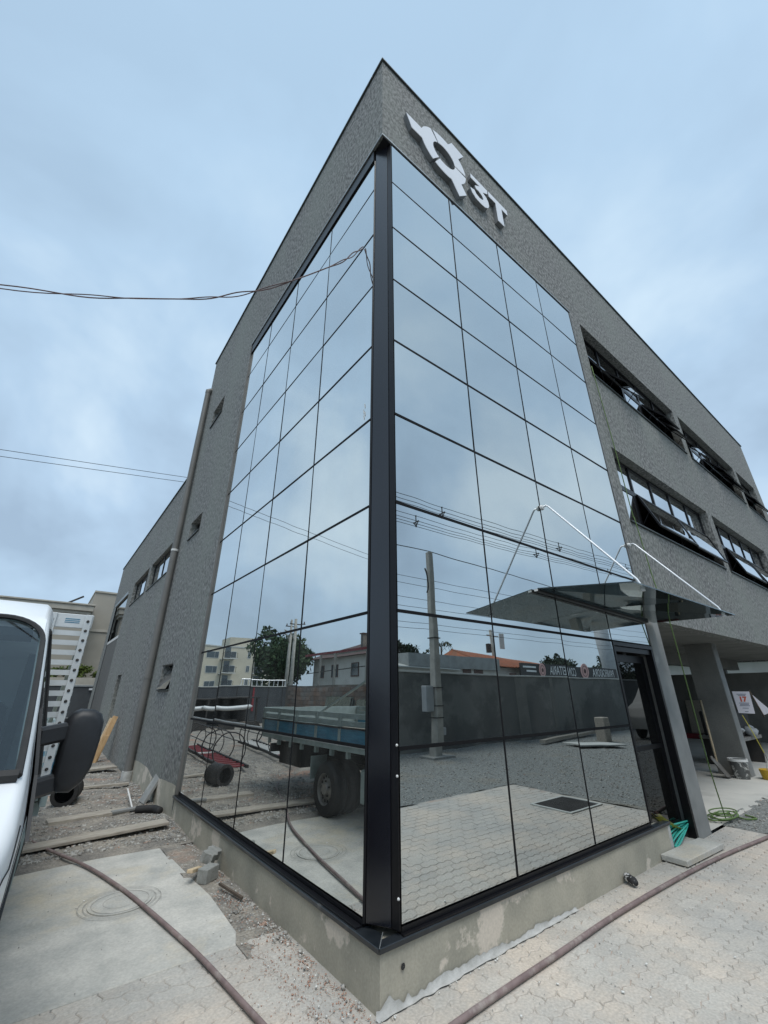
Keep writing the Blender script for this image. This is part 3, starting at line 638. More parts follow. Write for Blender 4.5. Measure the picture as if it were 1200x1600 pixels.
def window_band(x0, x1, z0, z1, nb, opens, transom, pos_y=0.15):
    fr = MB(); y = pos_y; w = 0.05; x0 += .004; x1 -= .004; z0 += .004; z1 -= .004
    fr.box(x0, x1, y, y + 0.06, z0, z0 + w).box(x0, x1, y, y + 0.06, z1 - w, z1); bw = (x1 - x0) / nb
    for i in range(nb + 1):
        xx = min(max(x0 + i * bw, x0 + w / 2), x1 - w / 2); fr.box(xx - w / 2, xx + w / 2, y + .001, y + 0.059, z0 + w, z1 - w)
    for i in range(nb):
        a, b = x0 + i * bw + (w / 2 if i else w), x0 + (i + 1) * bw - (w / 2 if i < nb - 1 else w); fr.box(a, b, y + .002, y + 0.058, transom - w / 2, transom + w / 2)
    wn = fr.build('window', M['black'], bld)
    MB().box(x0 - .01, x1 + .01, -0.03, 0.14, z0 - 0.034, z0 - 0.006).build('window_sill', M['flash'], bld, bev=.003)
    for i in range(nb):
        a, b = x0 + i * bw + (w / 2 if i else w), x0 + (i + 1) * bw - (w / 2 if i < nb - 1 else w)
        t = random.uniform(-.002, .002)
        MB().box(a, b, y + 0.022 + t, y + 0.030 + t, transom + w / 2, z1 - w).build('pane', M['glasswin'] if z0 < 5 else M['doorglass'], wn)
        ang = opens[i % len(opens)]
        if ang < 0: continue
        if i + 1 < len(opens) and opens[i + 1] < 0: b += bw
        sash(a + 0.004, b - 0.004, transom - w / 2 - 0.004, z0 + w + 0.004, y + (0.03 if ang == 0 else -0.004), ang, M['glasswin'], wn)
window_band(5.08, 9.80, 4.16, 5.56, 5, [0, R(19), -1, R(17), -1], 4.98)
window_band(10.15, 14.88, 4.16, 5.56, 5, [R(0), R(18), -1, R(20), -1], 4.98)
window_band(15.22, 17.40, 4.16, 5.56, 2, [R(18), -1], 4.98)
window_band(5.08, 9.80, 7.20, 8.52, 5, [R(22), R(33), R(0), R(34), R(30)], 7.95)
window_band(10.15, 14.88, 7.20, 8.52, 5, [R(33), R(0), R(34), R(32), R(30)], 7.95)
window_band(15.22, 17.40, 7.20, 8.52, 2, [R(32), R(32)], 7.95)

# ---- small left windows
for (y0, y1, z0, z1, open_) in ((6.35, 7.24, 7.80, 8.28, 0), (6.35, 7.24, 4.76, 5.16, 0), (6.35, 7.24, 1.66, 2.10, 1)):
    fr = MB(); 
    for a in ((y0 + .003, y1 - .003, z0 + .003, z0 + .035), (y0 + .003, y1 - .003, z1 - .035, z1 - .003), (y0 + .003, y0 + .035, z0 + .035, z1 - .035), (y1 - .035, y1 - .003, z0 + .035, z1 - .035)):
        fr.box(0.14, 0.18, *a)
    wn = fr.build('window', M['black'], bld)
    MB().box(-0.03, 0.13, y0 - .01, y1 + .01, z0 - 0.028, z0 - 0.004).build('window_sill', M['flash'], bld, bev=.003)
    if open_: 
        b_ = MB(); b_.add([(0.135, y0 + .04, z1 - .04), (0.135, y1 - .04, z1 - .04), (-0.045, y1 - .04, z0 + .012), (-0.045, y0 + .04, z0 + .012),
                           (0.127, y0 + .04, z1 - .045), (0.127, y1 - .04, z1 - .045), (-0.053, y1 - .04, z0 + .007), (-0.053, y0 + .04, z0 + .007)],
                          [(0, 1, 2, 3), (4, 7, 6, 5), (0, 4, 5, 1), (1, 5, 6, 2), (2, 6, 7, 3), (3, 7, 4, 0)]); b_.build('pane', M['glasswin'], wn)
    else: MB().box(0.155, 0.163, y0 + .035, y1 - .035, z0 + .035, z1 - .035).build('pane', M['glasswin'], wn)
MB().box(0.23, 0.4, 6.2, 7.4, 1.5, 8.5).build('inner_wall', M['intwall'], bld)
# ---- wing windows, tall metal gate, slot
for (y0, y1, z0, z1, nb) in ((9.05, 11.75, 4.42, 5.22, 2), (12.15, 14.9, 4.45, 5.24, 3)):
    fr = MB().box(0.10, 0.15, y0 + .004, y1 - .004, z0 + .004, z0 + .05).box(0.10, 0.15, y0 + .004, y1 - .004, z1 - .05, z1 - .004)
    for i in range(nb + 1):
        yy = y0 + (y1 - y0) * i / nb; yy = min(max(yy, y0 + .029), y1 - .029); fr.box(0.101, 0.149, yy - .025, yy + .025, z0 + .05, z1 - .05)
    wn = fr.build('window', M['black'], bld)
    for i in range(nb):
        a = y0 + (y1 - y0) * i / nb + .05; b = y0 + (y1 - y0) * (i + 1) / nb - .03
        MB().box(0.118, 0.126, a - .02, b, z0 + .05, z1 - .05).build('pane', M['glasswin'], wn)
    MB().box(-0.02, 0.10, y0 - .02, y1 + .02, z0 - .03, z0 - .004).build('window_sill', M['flash'], bld, bev=.003)
tg = MB()
for k in range(12):
    a = 16.02 + k * 0.2775; tg = MB().box(0.02, 0.05, a, a + 0.268, 0.06, 3.45); tg.build('gate_board', M['panel'], bld)
MB().box(0.012, 0.07, 16.02, 19.33, 3.46, 3.56).box(0.012, 0.07, 16.02, 16.08, 3.56, 5.0).build('gate_rail', M['bwhite'], bld)
MB().box(0.03, 0.04, 16.09, 19.33, 3.57, 5.0).build('gate_glass', M['doorglass'], bld)
MB().box(0.0, 0.16, 19.35, 19.45, 0, 5.05).box(-0.03, 0.16, 15.95, 19.45, 5.04, 5.16).build('gate_frame', M['drip'], bld)
MB().box(0.226, 0.24, 12.5, 13.8, 0.6, 2.3).build('inner_wall', M['dark_plaster'], bld)

# ---- doorway, column, garage
MB().box(4.70, 5.10, -0.004, 0.36, -0.05, 2.556).build('column', M['smooth'], bld, bev=0.006)
MB().box(4.65, 4.698, 0.0, 0.09, 0.02, 2.12).box(3.572, 3.61, 0.0, 0.09, 0.33, 2.12).box(3.62, 4.64, 0.02, 0.08, 2.06, 2.118).build('door_frame', M['black'], bld)
dl = MB().box(3.62, 3.70, 0.12, 0.16, 0.09, 2.04).box(4.56, 4.64, 0.12, 0.16, 0.09, 2.04).box(3.70, 4.56, 0.12, 0.16, 0.09, 0.20).box(3.70, 4.56, 0.12, 0.16, 1.95, 2.04).box(3.70, 4.56, 0.12, 0.16, 0.95, 1.0).build('door', M['black'], bld)
MB().box(3.70, 4.56, 0.136, 0.144, 0.20, 0.95).build('pane', M['doorglass'], dl); MB().box(3.70, 4.56, 0.136, 0.144, 1.0, 1.95).build('pane', M['doorglass'], dl)
MB().box(3.60, 5.1, 0.36, 0.50, -0.02, 0.05).build('threshold', M['plinth'], bld)
MB().box(0.25, 5.06, 6.0, 6.1, 0, 2.6).box(4.9, 5.06, 0.5, 6.0, 0, 2.6).build('inner_wall', M['intwall'], bld)
gf = MB().quad((3.5, 0.02, 0.014), (18.2, 0.02, 0.014), (18.2, 8.4, 0.014), (3.5, 8.4, 0.014)).build('garage_floor', M['floor'], bld, fixn=False)
MB().box(5.12, BX, 7.2, 7.4, 0.014, 1.75).build('garage_back_wall', M['dark_plaster'], bld)
for a in (5.12, 8.6, 12.0, 15.4): MB().box(a, a + 1.6, 7.2, 7.4, 1.752, 2.6).build('garage_back_wall', M['dark_plaster'], bld)
MB().box(9.88, 10.18, 0.74, 1.27, 0.015, 2.598).build('pier', M['dark_plaster'], bld)
MB().box(9.885, 10.175, 0.725, 0.738, 0.015, 2.598).build('pier_lit_face', M['smooth'], bld)  # light on the pier's front end, put into a paler plaster colour
MB().box(17.9, 18.1, 0.31, 8.0, 0.015, 2.20).box(17.9, 18.1, 2.72, 3.72, 2.202, 2.555).build('pier', M['dark_plaster'], bld)
MB().box(5.5, 17.5, 2.2, 2.45, 2.28, 2.598).build('ceiling_beam', M['dark_plaster'], bld)

# ------------------------------------------------------------------ downpipe
dp = thing('downpipe', 'tall grey rainwater pipe running down the stucco between main block and wing', 'downpipe', (-0.085, 8.08, 0.05))
MB().tube([(-0.085, 8.08, 0.10), (-0.085, 8.08, 4.72)], 0.075, 16).tube([(-0.085, 8.08, 4.72), (-0.085, 8.08, 9.42)], 0.072, 16).build('pipe', M['pipe'], dp, smooth=True)
MB().tube([(-0.085, 8.08, 9.40), (-0.085, 8.08, 9.47), (-0.03, 8.08, 9.52), (0.05, 8.08, 9.53)], [0.078, 0.08, 0.072, 0.07], 14).build('elbow', M['pipe'], dp, smooth=True)
for z in (4.72, 1.9): MB().tube([(-0.085, 8.08, z - .025), (-0.085, 8.08, z + .025)], 0.082, 16).build('collar', M['bwhite'] if z > 3 else M['pipe'], dp, smooth=True)
MB().tube([(-0.085, 8.08, 0.03), (-0.085, 8.08, 0.20)], 0.10, 14).build('base_sleeve', M['mortar'], dp, smooth=True)
MB().bar((-0.17, 8.25, 0.10), (-0.17, 8.25, 0.05), 0.01).build('shoe', M['pipe'], dp)

# ------------------------------------------------------------------ sign
sg = thing('building_sign', 'raised white logo of three hooked arcs with the characters 3T on the upper right facade', 'sign', (1.6, 0.0, 9.45))
def arc_piece(a0, cx=1.18, cz=9.45, ri=0.245, ro=0.50):
    """120 degree ring sector with a radial arm at its middle"""
    pts = []; mid = a0 + R(60); hw = 0.135; ra = 0.74
    def p(r_, a): return (cx + r_ * math.cos(a), cz + r_ * math.sin(a) * 1.0)
    ea = math.asin(hw / ro); s0, s1 = a0 + R(3.0), a0 + R(117.0)
    for k in range(7): pts.append(p(ro, s0 + (mid - ea - s0) * k / 6))
    for sgn, in ((-1,), (1,)):
        d = (math.cos(mid), math.sin(mid)); q = (-d[1], d[0])
        base = (cx + d[0] * (ra + (0.05 if sgn < 0 else -0.05)) + q[0] * hw * sgn, cz + d[1] * (ra + (0.05 if sgn < 0 else -0.05)) + q[1] * hw * sgn); pts.append(base)
    for k in range(7): pts.append(p(ro, mid + ea + (s1 - mid - ea) * k / 6))
    for k in range(13): pts.append(p(ri, s1 + (s0 - s1) * k / 12))
    return pts
TH = [(1.80, 9.75), (2.30, 9.75), (2.30, 9.64), (2.13, 9.53), (2.23, 9.48), (2.285, 9.40), (2.29, 9.29), (2.24, 9.19), (2.14, 9.125), (2.0, 9.11), (1.87, 9.13), (1.78, 9.20), (1.74, 9.30),
      (1.86, 9.345), (1.90, 9.28), (1.99, 9.25), (2.08, 9.27), (2.125, 9.33), (2.10, 9.40), (2.02, 9.44), (1.92, 9.44), (1.90, 9.51), (2.06, 9.63), (1.80, 9.63)]
TT = [(2.35, 9.76), (2.90, 9.76), (2.90, 9.62), (2.715, 9.62), (2.715, 9.13), (2.54, 9.13), (2.54, 9.62), (2.35, 9.62)]
sx = lambda pts, sh: [(x + (z - 9.45) * sh, z) for x, z in pts]
# measured extents: the glyphs sit slightly tighter than drawn
TH = [(1.78 + (x - 1.74) * 0.87, z) for x, z in TH]; TT = [(2.30 + (x - 2.35) * 0.96, z) for x, z in TT]
for nm, polys in (('arc', [arc_piece(R(120)), arc_piece(R(0)), arc_piece(R(240))]), ('numeral_three', [TH]), ('letter_t', [TT])):
    for pl in polys:
        body = MB().prism(pl, lambda a, b, d: (a, d, b), -0.072, -0.004).build(nm, M['greyside'], sg, tri=True)
        MB().prism(pl, lambda a, b, d: (a, d, b), -0.080, -0.0725).build('face', M['white'], body, tri=True)

# ------------------------------------------------------------------ canopy
cp = thing('glass_canopy', 'smoked glass entrance canopy hung on two white rods beside the column', 'canopy', (3.5, 0, 2.5))
def cz(x, y):
    t = (-y - .03) / .95; return (2.60 - (x - 2.06) * .034) * (1 - t) + 2.485 * t
for a, b in ((2.06, 3.44), (3.45, 4.90)):
    vs = [(x, y, cz(x, y) + d) for d in (0, 0.012) for y in (-0.03, -0.98) for x in (a, b)]
    MB().add(vs, [(0, 2, 3, 1), (4, 5, 7, 6), (0, 1, 5, 4), (2, 6, 7, 3), (0, 4, 6, 2), (1, 3, 7, 5)]).build('glass_sheet', M['canopy'], cp)
MB().add([(x, y, z + (0 if x < 3 else -.088)) for x in (2.03, 4.66) for y in (-.055, -.006) for z in (2.570, 2.598)], [(0, 1, 3, 2), (4, 6, 7, 5), (0, 4, 5, 1), (2, 3, 7, 6), (0, 2, 6, 4), (1, 5, 7, 3)]).build('wall_rail', M['black'], cp, bev=.004)
MB().box(2.022, 2.03, -0.05, -0.012, 2.572, 2.592).build('rail_end', M['bwhite'], cp)
for x in (2.44, 4.74):
    z = 3.655
    MB().lathe([(0.001, -0.03), (0.028, -0.028), (0.034, -0.008), (0.034, 0)], (x, -0.006, z), 12, axis='y').build('wall_bracket', M['bwhite'], cp, smooth=True)
    MB().tube([(x, -0.02, z), (x, -0.075, z + 0.008), (x, -0.10, z - 0.015), (x, -0.87, cz(x, -.9) + 0.10), (x, -0.90, cz(x, -.9) + 0.015)], 0.011, 8).build('rod', M['chrome'], cp, smooth=True)
    MB().lathe([(0.001, 0.03), (0.02, 0.028), (0.02, -0.02), (0.001, -0.022)], (x, -0.90, cz(x, -.9)), 12).build('clamp', M['chrome'], cp, smooth=True)

# ------------------------------------------------------------------ hoses, boards, debris
def smoothpath(P_, n=10):
    P_ = [Vector(p) for p in P_]; out_ = []
    Q = [P_[0] * 2 - P_[1]] + P_ + [P_[-1] * 2 - P_[-2]]
    for i in range(1, len(Q) - 2):
        for k in range(n):
            t = k / n; a, b, c, d = Q[i - 1], Q[i], Q[i + 1], Q[i + 2]
            out_.append(0.5 * ((2 * b) + (c - a) * t + (2 * a - 5 * b + 4 * c - d) * t * t + (3 * b - a - 3 * c + d) * t ** 3))
    out_.append(P_[-1]); return out_
hz_ = 0.044
hp = [(-2.05, 5.95, .07), (-1.85, 5.6, .07), (-1.62, 4.95, .07), (-1.38, 4.20, .065), (-1.08, 3.45, hz_), (-0.90, 2.75, hz_), (-0.79, 2.2, hz_), (-0.69, 1.6, hz_), (-0.61, 1.1, .036), (-0.54, 0.4, .036), (-0.47, -0.3, .036), (-0.38, -1.0, .036), (-0.05, -2.2, .036), (0.6, -3.3, .04)]
hp = [(a, b, c - .012) for a, b, c in hp]; hp = smoothpath(hp)
tag(MB().tube(hp, 0.0145, 10).build('hose', M['hose'], smooth='all'), 'dusty brown hose curving over the slab and manhole beside the white truck', 'hose')
hp = smoothpath([(a, b, c - .012) for a, b, c in [(-0.5, -0.36, .034), (0.0, -0.32, .034), (0.5, -0.30, .036), (1.3, -0.285, .034), (2.07, -0.27, .034), (3.2, -0.30, .036), (4.3, -0.37, .034), (5.35, -0.49, .036), (6.6, -0.62, .04), (9, -0.75, .05)]])
tag(MB().tube(hp, 0.0165, 10).build('hose', M['hose'], smooth='all'), 'long straight brown hose lying along the pavers in front of the right glass facade', 'hose')
# boards on the dirt
tg = MB(); mt_ = Matrix.Translation((-0.95, 4.30, 0.075)) @ Matrix.Rotation(R(2), 4, 'Z') @ Matrix.Rotation(R(-1.2), 4, 'Y')
tag(MB().box(-0.98, 0.80, -0.11, 0.11, -0.015, 0.015, mt_).build('board', M['wood'], bev=.003), 'long grey weathered plank across the dirt at the edge of the concrete slab', 'plank')
mt_ = Matrix.Translation((-0.85, 5.55, 0.035)) @ Matrix.Rotation(R(6), 4, 'Z')
tag(MB().box(-0.5, 0.45, -0.12, 0.12, -0.02, 0.02, mt_).build('board', M['wood'], bev=.003), 'short dusty plank half sunk in dirt between truck and downpipe', 'plank')
mt_ = Matrix.Translation((-0.55, 9.4, 0.12)) @ Matrix.Rotation(R(12), 4, 'Z')
tag(MB().box(-0.45, 0.45, -0.14, 0.14, -0.02, 0.02, mt_).build('board', M['wood'], bev=.003), 'grey board lying on the mound beyond the downpipe', 'plank')
mt_ = Matrix.Translation((-0.8, 7.4, 0.10)) @ Matrix.Rotation(R(-7), 4, 'Z')
tag(MB().box(-0.55, 0.65, -0.05, 0.05, -0.012, 0.02, mt_).build('board', M['wood'], bev=.003), 'narrow reddish dusty lath in the dirt near the downpipe foot', 'lath')
# leaning pale slab by the pipe, corrugated pipe, thin white strip
b_ = MB(); mt_ = Matrix.Translation((-0.16, 5.95, 0.03)) @ Matrix.Rotation(R(4), 4, 'Z') @ Matrix.Rotation(R(28), 4, 'Y')
tag(MB().box(-0.02, 0.02, -0.13, 0.13, 0.0, 0.55, mt_).build('slab_offcut', M['smooth'], bev=.004), 'pale grey stone offcut leaning on the wall to the right of the downpipe', 'stone offcut')
mt_ = Matrix.Translation((-0.42, 5.52, 0.05)) @ Matrix.Rotation(R(10), 4, 'Z')
tag(MB().box(-0.20, 0.16, -0.05, 0.05, -0.015, 0.015, mt_).build('slab_offcut', M['smooth'], bev=.004), 'small grey offcut lying flat in the dirt by the black pipe', 'stone offcut')
pts = smoothpath([(-0.33, 5.42, .055), (-0.22, 5.37, .06), (-0.12, 5.26, .065), (-0.07, 5.10, .06)], 14); rr = [0.042 + 0.006 * (i % 2) for i in range(len(pts))]
tag(MB().tube(pts, rr, 12).build('corrugated_pipe', M['rubber'], smooth='all'), 'short black corrugated pipe end curling out of the dirt at the wall foot', 'pipe')
tag(MB().bar((-0.30, 6.5, 0.16), (-0.36, 5.55, 0.07), 0.02, 0.006).build('plastic_strip', M['bwhite']), 'thin white plastic strip leaning in the dirt by the downpipe', 'strip')
# blocks and batten heap
def blk(loc, rot, dims, lab, m_, cat='block', nm='concrete_block'):
    mt_ = Matrix.Translation(loc) @ Matrix.Rotation(R(rot[2]), 4, 'Z') @ Matrix.Rotation(R(rot[1]), 4, 'Y') @ Matrix.Rotation(R(rot[0]), 4, 'X')
    a, b, c = dims; return tag(MB().box(-a / 2, a / 2, -b / 2, b / 2, 0, c, mt_).build(nm, m_, bev=.005), lab, cat)
blk((-0.20, 2.40, 0.0), (0, 0, 35), (0.17, 0.11, 0.11), 'lower grey paver block half buried in the rubble against the slab', M['block'])
pv_ = MB().prism([(x * .95, y * 1.05) for x, y in PO], lambda a, b, d: tuple(Matrix.Translation((-0.14, 2.60, 0.10)) @ Matrix.Rotation(R(50), 4, 'Z') @ Matrix.Rotation(R(22), 4, 'X') @ Vector((a, b, d))), 0, 0.08)
tag(pv_.build('paver_block', M['block'], bev=.002), 'upper notched paver block tilted on top of the small heap by the plinth', 'block')
blk((-0.30, 2.47, 0.07), (0, 12, 52), (0.27, 0.055, 0.03), 'short pale pine batten lying against the paver blocks', M['palewood'], 'batten', 'batten')
tag(MB().bar((-0.17, 2.15, 0.04), (-0.09, 1.80, 0.02), 0.018).build('rebar_stub', M['bark']), 'rusty brown rod end lying in the rubble beside the plinth', 'rod')
# bundle of boards leaning at the wing
for i, (dx, dy, h, m_) in enumerate(((0, 0, 1.05, M['newwood']), (-.045, 0.10, 1.00, M['palewood']), (-0.05, -0.16, 0.62, M['newwood']))):
    mt_ = Matrix.Translation((-0.34 + dx, 11.2 + dy, 0.03)) @ Matrix.Rotation(R(14), 4, 'Y') @ Matrix.Rotation(R(-6 + 4 * i), 4, 'X')
    tag(MB().box(-0.06, 0.06, -0.03, 0.03, 0, h, mt_).build('board', m_, bev=.003), ['tall new pine board leaning against the wing wall', 'pale yellowish board leaning in front of the pine one at the wing', 'shortest orange board leaning at the foot of the wing wall'][i], 'plank')
# black open drum on the dirt
dr = thing('black_drum', 'open black drum lying on its side in the dirt behind the truck mirror', 'drum', (-1.02, 6.55, 0.03))
mt_ = Matrix.Rotation(R(-14), 4, 'Z') @ Matrix.Scale(.80, 4)
MB().lathe([(0.15, -0.26), (0.215, -0.26), (0.225, -0.235), (0.215, -0.2), (0.215, 0.2), (0.222, 0.24), (0.21, 0.26), (0.19, 0.255), (0.19, -0.2), (0.15, -0.245)], (-1.12, 6.55, 0.21), 22, axis='y', mtx=mt_).build('shell', M['rubber'], dr, smooth=True)
MB().lathe([(0.001, 0.12), (0.189, 0.12)], (-1.12, 6.55, 0.21), 22, axis='y', mtx=mt_).build('bottom', M['dark'], dr)
# rag/glove by the plinth
gl = MB().lathe([(0.001, -0.10), (0.022, -0.095), (0.035, -0.06), (0.032, -0.02), (0.037, 0.02), (0.026, 0.05), (0.018, 0.075), (0.022, 0.10), (0.001, 0.105)], (2.80, -0.055, 0.042), 12, axis='y', mtx=Matrix.Rotation(R(-32), 4, 'Z')).build('rolled_cloth', M['cloth'], smooth='all')
gl.data.shade_smooth(); tag(gl, 'crumpled black and white roll lying at the foot of the right plinth', 'cloth roll')
# step slab, strips in the doorway
mt_ = Matrix.Translation((4.06, -0.15, 0.0)) @ Matrix.Rotation(R(-3), 4, 'Z')
tag(MB().box(-0.44, 0.48, -0.12, 0.125, 0.012, 0.062, mt_).build('step_slab', M['slab'], bev=.005), 'loose grey stone step slab in front of the dark doorway', 'step')
ts = thing('turquoise_strips', 'bundle of turquoise plastic strips lying in the doorway behind the step slab', 'plastic strips', (4.2, 0.15, 0.05))
for k in range(11):
    a = random.uniform(-0.03, 0.08); z = 0.05 + 0.012 * k
    MB().tube(smoothpath([(3.99 + .01 * k, -0.02 + a * .5 + .012 * k, z), (4.25, 0.02 + a + .01 * k, z + .02), (4.68, 0.08 + a * .7, 0.14 + .004 * k)], 5), 0.008 + .003 * random.random(), 5).build('strip', M['aqua'], ts)
ys = thing('yellow_sheets', 'curled yellow plastic sheet on the threshold inside the doorway', 'sheet', (4.1, 0.25, 0.1))
for k in range(3):
    vs = []; n = 8
    for i in range(n + 1):
        t = i / n; x = 4.0 + 0.55 * t; z = 0.13 + 0.19 * (1 - t) ** 1.6 + 0.02 * k; 
        vs += [(x, 0.05 + .03 * k, z), (x, 0.16 + .03 * k, z - .03)]
    MB().add(vs, [(2 * i, 2 * i + 1, 2 * i + 3, 2 * i + 2) for i in range(n)]).build('sheet', [M['yellow'], M['bwhite'], M['tiledark']][k], ys, smooth='all')
# green rope
rp = thing('green_rope', 'thin green rope hanging down the right facade to a coil on the ground', 'rope', (5.9, 0.1, 0))
rope = smoothpath([(5.05, -0.03, 7.35), (5.12, -0.035, 5.6), (5.13, -0.04, 4.3), (5.14, -0.05, 4.15), (5.10, -0.10, 3.2), (5.05, -0.16, 2.62), (5.06, -0.18, 2.5), (5.25, -0.12, 1.6), (5.55, -0.02, 0.7), (5.85, 0.05, 0.03)], 6)
MB().tube(rope, 0.0075, 6).build('line', M['green'], rp, smooth='all')
cc = []
for i in range(90):
    a = i * .42; r_ = 0.15 + 0.06 * math.sin(i * .31) + .03 * random.random(); cc.append((5.92 + r_ * 1.5 * math.cos(a), 0.10 + r_ * .7 * math.sin(a), 0.03 + .022 * (i / 18) % .07))
MB().tube(smoothpath(cc, 2), 0.008, 5).build('coil', M['green'], rp)
tl_ = smoothpath([(6.1, 0.0, .03), (6.05, -0.12, .03), (6.2, -0.2, .03), (6.3, -0.05, .03)], 6)
MB().tube(tl_, 0.010, 5).build('loose_end', M['green'], rp)
# shovel, buckets, notice
sh = thing('shovel', 'shovel with pale wooden handle leaning against the dark pier', 'shovel', (9.55, 1.1, 0.02))
MB().tube([(9.48, 1.12, 0.25), (9.84, 1.22, 1.42)], 0.019, 8).build('handle', M['palewood'], sh, smooth='all')
b_ = MB(); vs = []
for i in range(5):
    for j in range(4): vs.append((9.30 + .075 * j + (0.01 if i in (0, 4) else 0), 0.93 + .05 * i + .02 * abs(j - 1.5), 0.03 + .075 * i + .02 * (j - 1.5) ** 2 * .5))
fs = [(i * 4 + j, i * 4 + j + 1, i * 4 + j + 5, i * 4 + j + 4) for i in range(4) for j in range(3)]
b_.add(vs, fs); b_.add([(x, y + .006, z) for x, y, z in vs], fs); b_.build('blade', M['steel'], sh, smooth='all')
MB().tube([(9.42, 1.10, 0.20), (9.50, 1.21, 0.36)], 0.027, 8).build('socket', M['steel'], sh)
bk = thing('bucket', 'dark mortar bucket with white splashes and pale rim beside the shovel', 'bucket', (9.72, 0.83, 0.015))
bc = (9.62, 0.80, 0.015)
MB().lathe([(0.001, 0.0), (0.125, 0.0), (0.155, 0.33), (0.145, 0.33), (0.118, 0.02), (0.001, 0.02)], bc, 22).build('shell', M['gbucket'], bk, smooth=True)
MB().lathe([(0.148, 0.30), (0.168, 0.30), (0.168, 0.345), (0.15, 0.345), (0.148, 0.30)], bc, 22).build('rim', M['bwhite'], bk, smooth=True)
MB().tube([(bc[0] + .16 * math.cos(a), bc[1] - .10 - .02 * math.sin(a), bc[2] + .30 - .14 * math.sin(a)) for a in [math.pi * k / 10 for k in range(11)]], 0.005, 5).build('handle', M['steel'], bk)
yb = thing('bucket', 'shallow yellow bucket tied to a rope in front of the pier', 'bucket', (9.95, 0.42, 0.015))
bc = (9.92, 0.40, 0.015)
MB().lathe([(0.001, 0.0), (0.15, 0.0), (0.175, 0.17), (0.165, 0.17), (0.14, 0.02), (0.001, 0.02)], bc, 22).build('shell', M['ybucket'], yb, smooth=True)
for s_ in (-1, 1): MB().tube([(bc[0] + .17 * s_, bc[1], .18), (bc[0] + .0, bc[1], 0.47)], 0.006, 5).build('bail', M['steel'], yb)
MB().tube([(bc[0], bc[1], 0.47), (9.83, .45, 0.80), (9.74, .52, 1.15)], 0.008, 5).build('rope', M['yellow'], yb)
ntc = thing('notice', 'white paper notice with a red number 17 hanging in front of the pier', 'notice', (9.86, 0.45, 1.2))
MB().prism([(0.605, 1.60), (0.31, 1.595), (0.33, 1.18), (0.60, 1.185)], lambda a, b, d: (d, a, b), 9.858, 9.862).build('paper', M['paper'], ntc)
pr = MB()
for w, z in ((.16, 1.545), (.13, 1.52), (.17, 1.375), (.15, 1.35), (.17, 1.325), (.10, 1.28), (.06, 1.215)): pr.box(9.8555, 9.8572, 0.457 - w / 2, 0.457 + w / 2, z - .005, z + .005)
pr.build('print', M['ink'], ntc)
def text(s, size, loc, X, Z, m_, parent, name='lettering', ext=0.004, align='CENTER', sx_=1.0, bold=0.0):
    cu = bpy.data.curves.new('t', 'FONT'); cu.body = s; cu.size = size; cu.extrude = ext; cu.align_x = align; cu.align_y = 'CENTER'; cu.offset = bold; cu.resolution_u = 3
    to = bpy.data.objects.new('t', cu); col.objects.link(to); bpy.context.view_layer.update()
    dg = bpy.context.evaluated_depsgraph_get(); me = bpy.data.meshes.new_from_object(to.evaluated_get(dg)); bpy.data.objects.remove(to)
    X = Vector(X); Y = Vector((0, 0, 1)); mm = Matrix((X * sx_, Y, Vector(Z))).transposed().to_4x4(); mm.translation = Vector(loc) - Vector(parent['_w'])
    me.transform(mm); me.materials.clear(); me.materials.append(m_); o = bpy.data.objects.new(name, me); col.objects.link(o); o.parent = parent; o['_w'] = parent['_w']; return o
text('17', 0.13, (9.856, 0.457, 1.445), (0, -1, 0), (-1, 0, 0), M['redink'], ntc, 'number', .001, bold=.006)
MB().tube([(9.87, .31, 1.62), (9.89, .20, 1.12)], 0.011, 6).build('stake', M['bark'], ntc)
MB().prism([(0.29, 1.54), (0.20, 1.16), (0.05, 1.22)], lambda a, b, d: (d, a, b), 9.892, 9.896).build('flap', M['paper'], ntc)
# garage clutter
cr = thing('crate_pile', 'black crate heaped with pale bags behind the pier in the garage', 'crate', (11.6, 1.3, 0.015))
MB().box(11.2, 12.6, 1.0, 1.9, 0.55, 0.62).build('tray', M['steel'], cr)
for x in (11.25, 12.5): MB().box(x, x + .05, 1.05, 1.85, 0.015, .55).build('leg', M['chassis'], cr)
MB().box(11.3, 12.4, 1.1, 1.8, .625, 1.15).build('crate', M['rubber'], cr, bev=.02)
v, f = rocks([(11.5, 1.1, .75), (11.9, 1.0, .72), (12.2, 1.15, .78)], [.45, .5, .42], .6); b_ = MB(); b_.v = [tuple(q) for q in v]; b_.f = [tuple(int(i) for i in q) for q in f]; b_.build('bag', M['boxg'], cr, bev=.06, smooth='all')
tag(MB().bar((17.6, 3.3, 0.10), (17.7, 5.6, 0.10), .16, .16).build('steel_beam', M['red']), 'dark red steel beam lying on the garage floor near the end wall', 'beam')
blk((17.75, 3.95, 0.2), (0, 6, 0), (0.05, 0.65, 1.1), 'dark plywood sheet leaning on the garage end wall', M['wood'], 'plywood sheet', 'plywood_sheet')

nb2 = thing('side_neighbour', 'pale low building glimpsed through the openings at the far end of the garage', 'building', (27, 6, 0))
MB().box(26, 34, -1, 16, -.06, 3.1).build('wall', M['housewhite'], nb2); MB().box(25.6, 34.4, -1.4, 16.4, 3.101, 3.25).build('roof', M['aqua'], nb2)
for y in (2.2, 5.4, 8.4): MB().box(25.95, 25.999, y, y + 1.2, 1.2, 2.4).build('window', M['winglass'], nb2)
# ------------------------------------------------------------------ overhead cable at the left

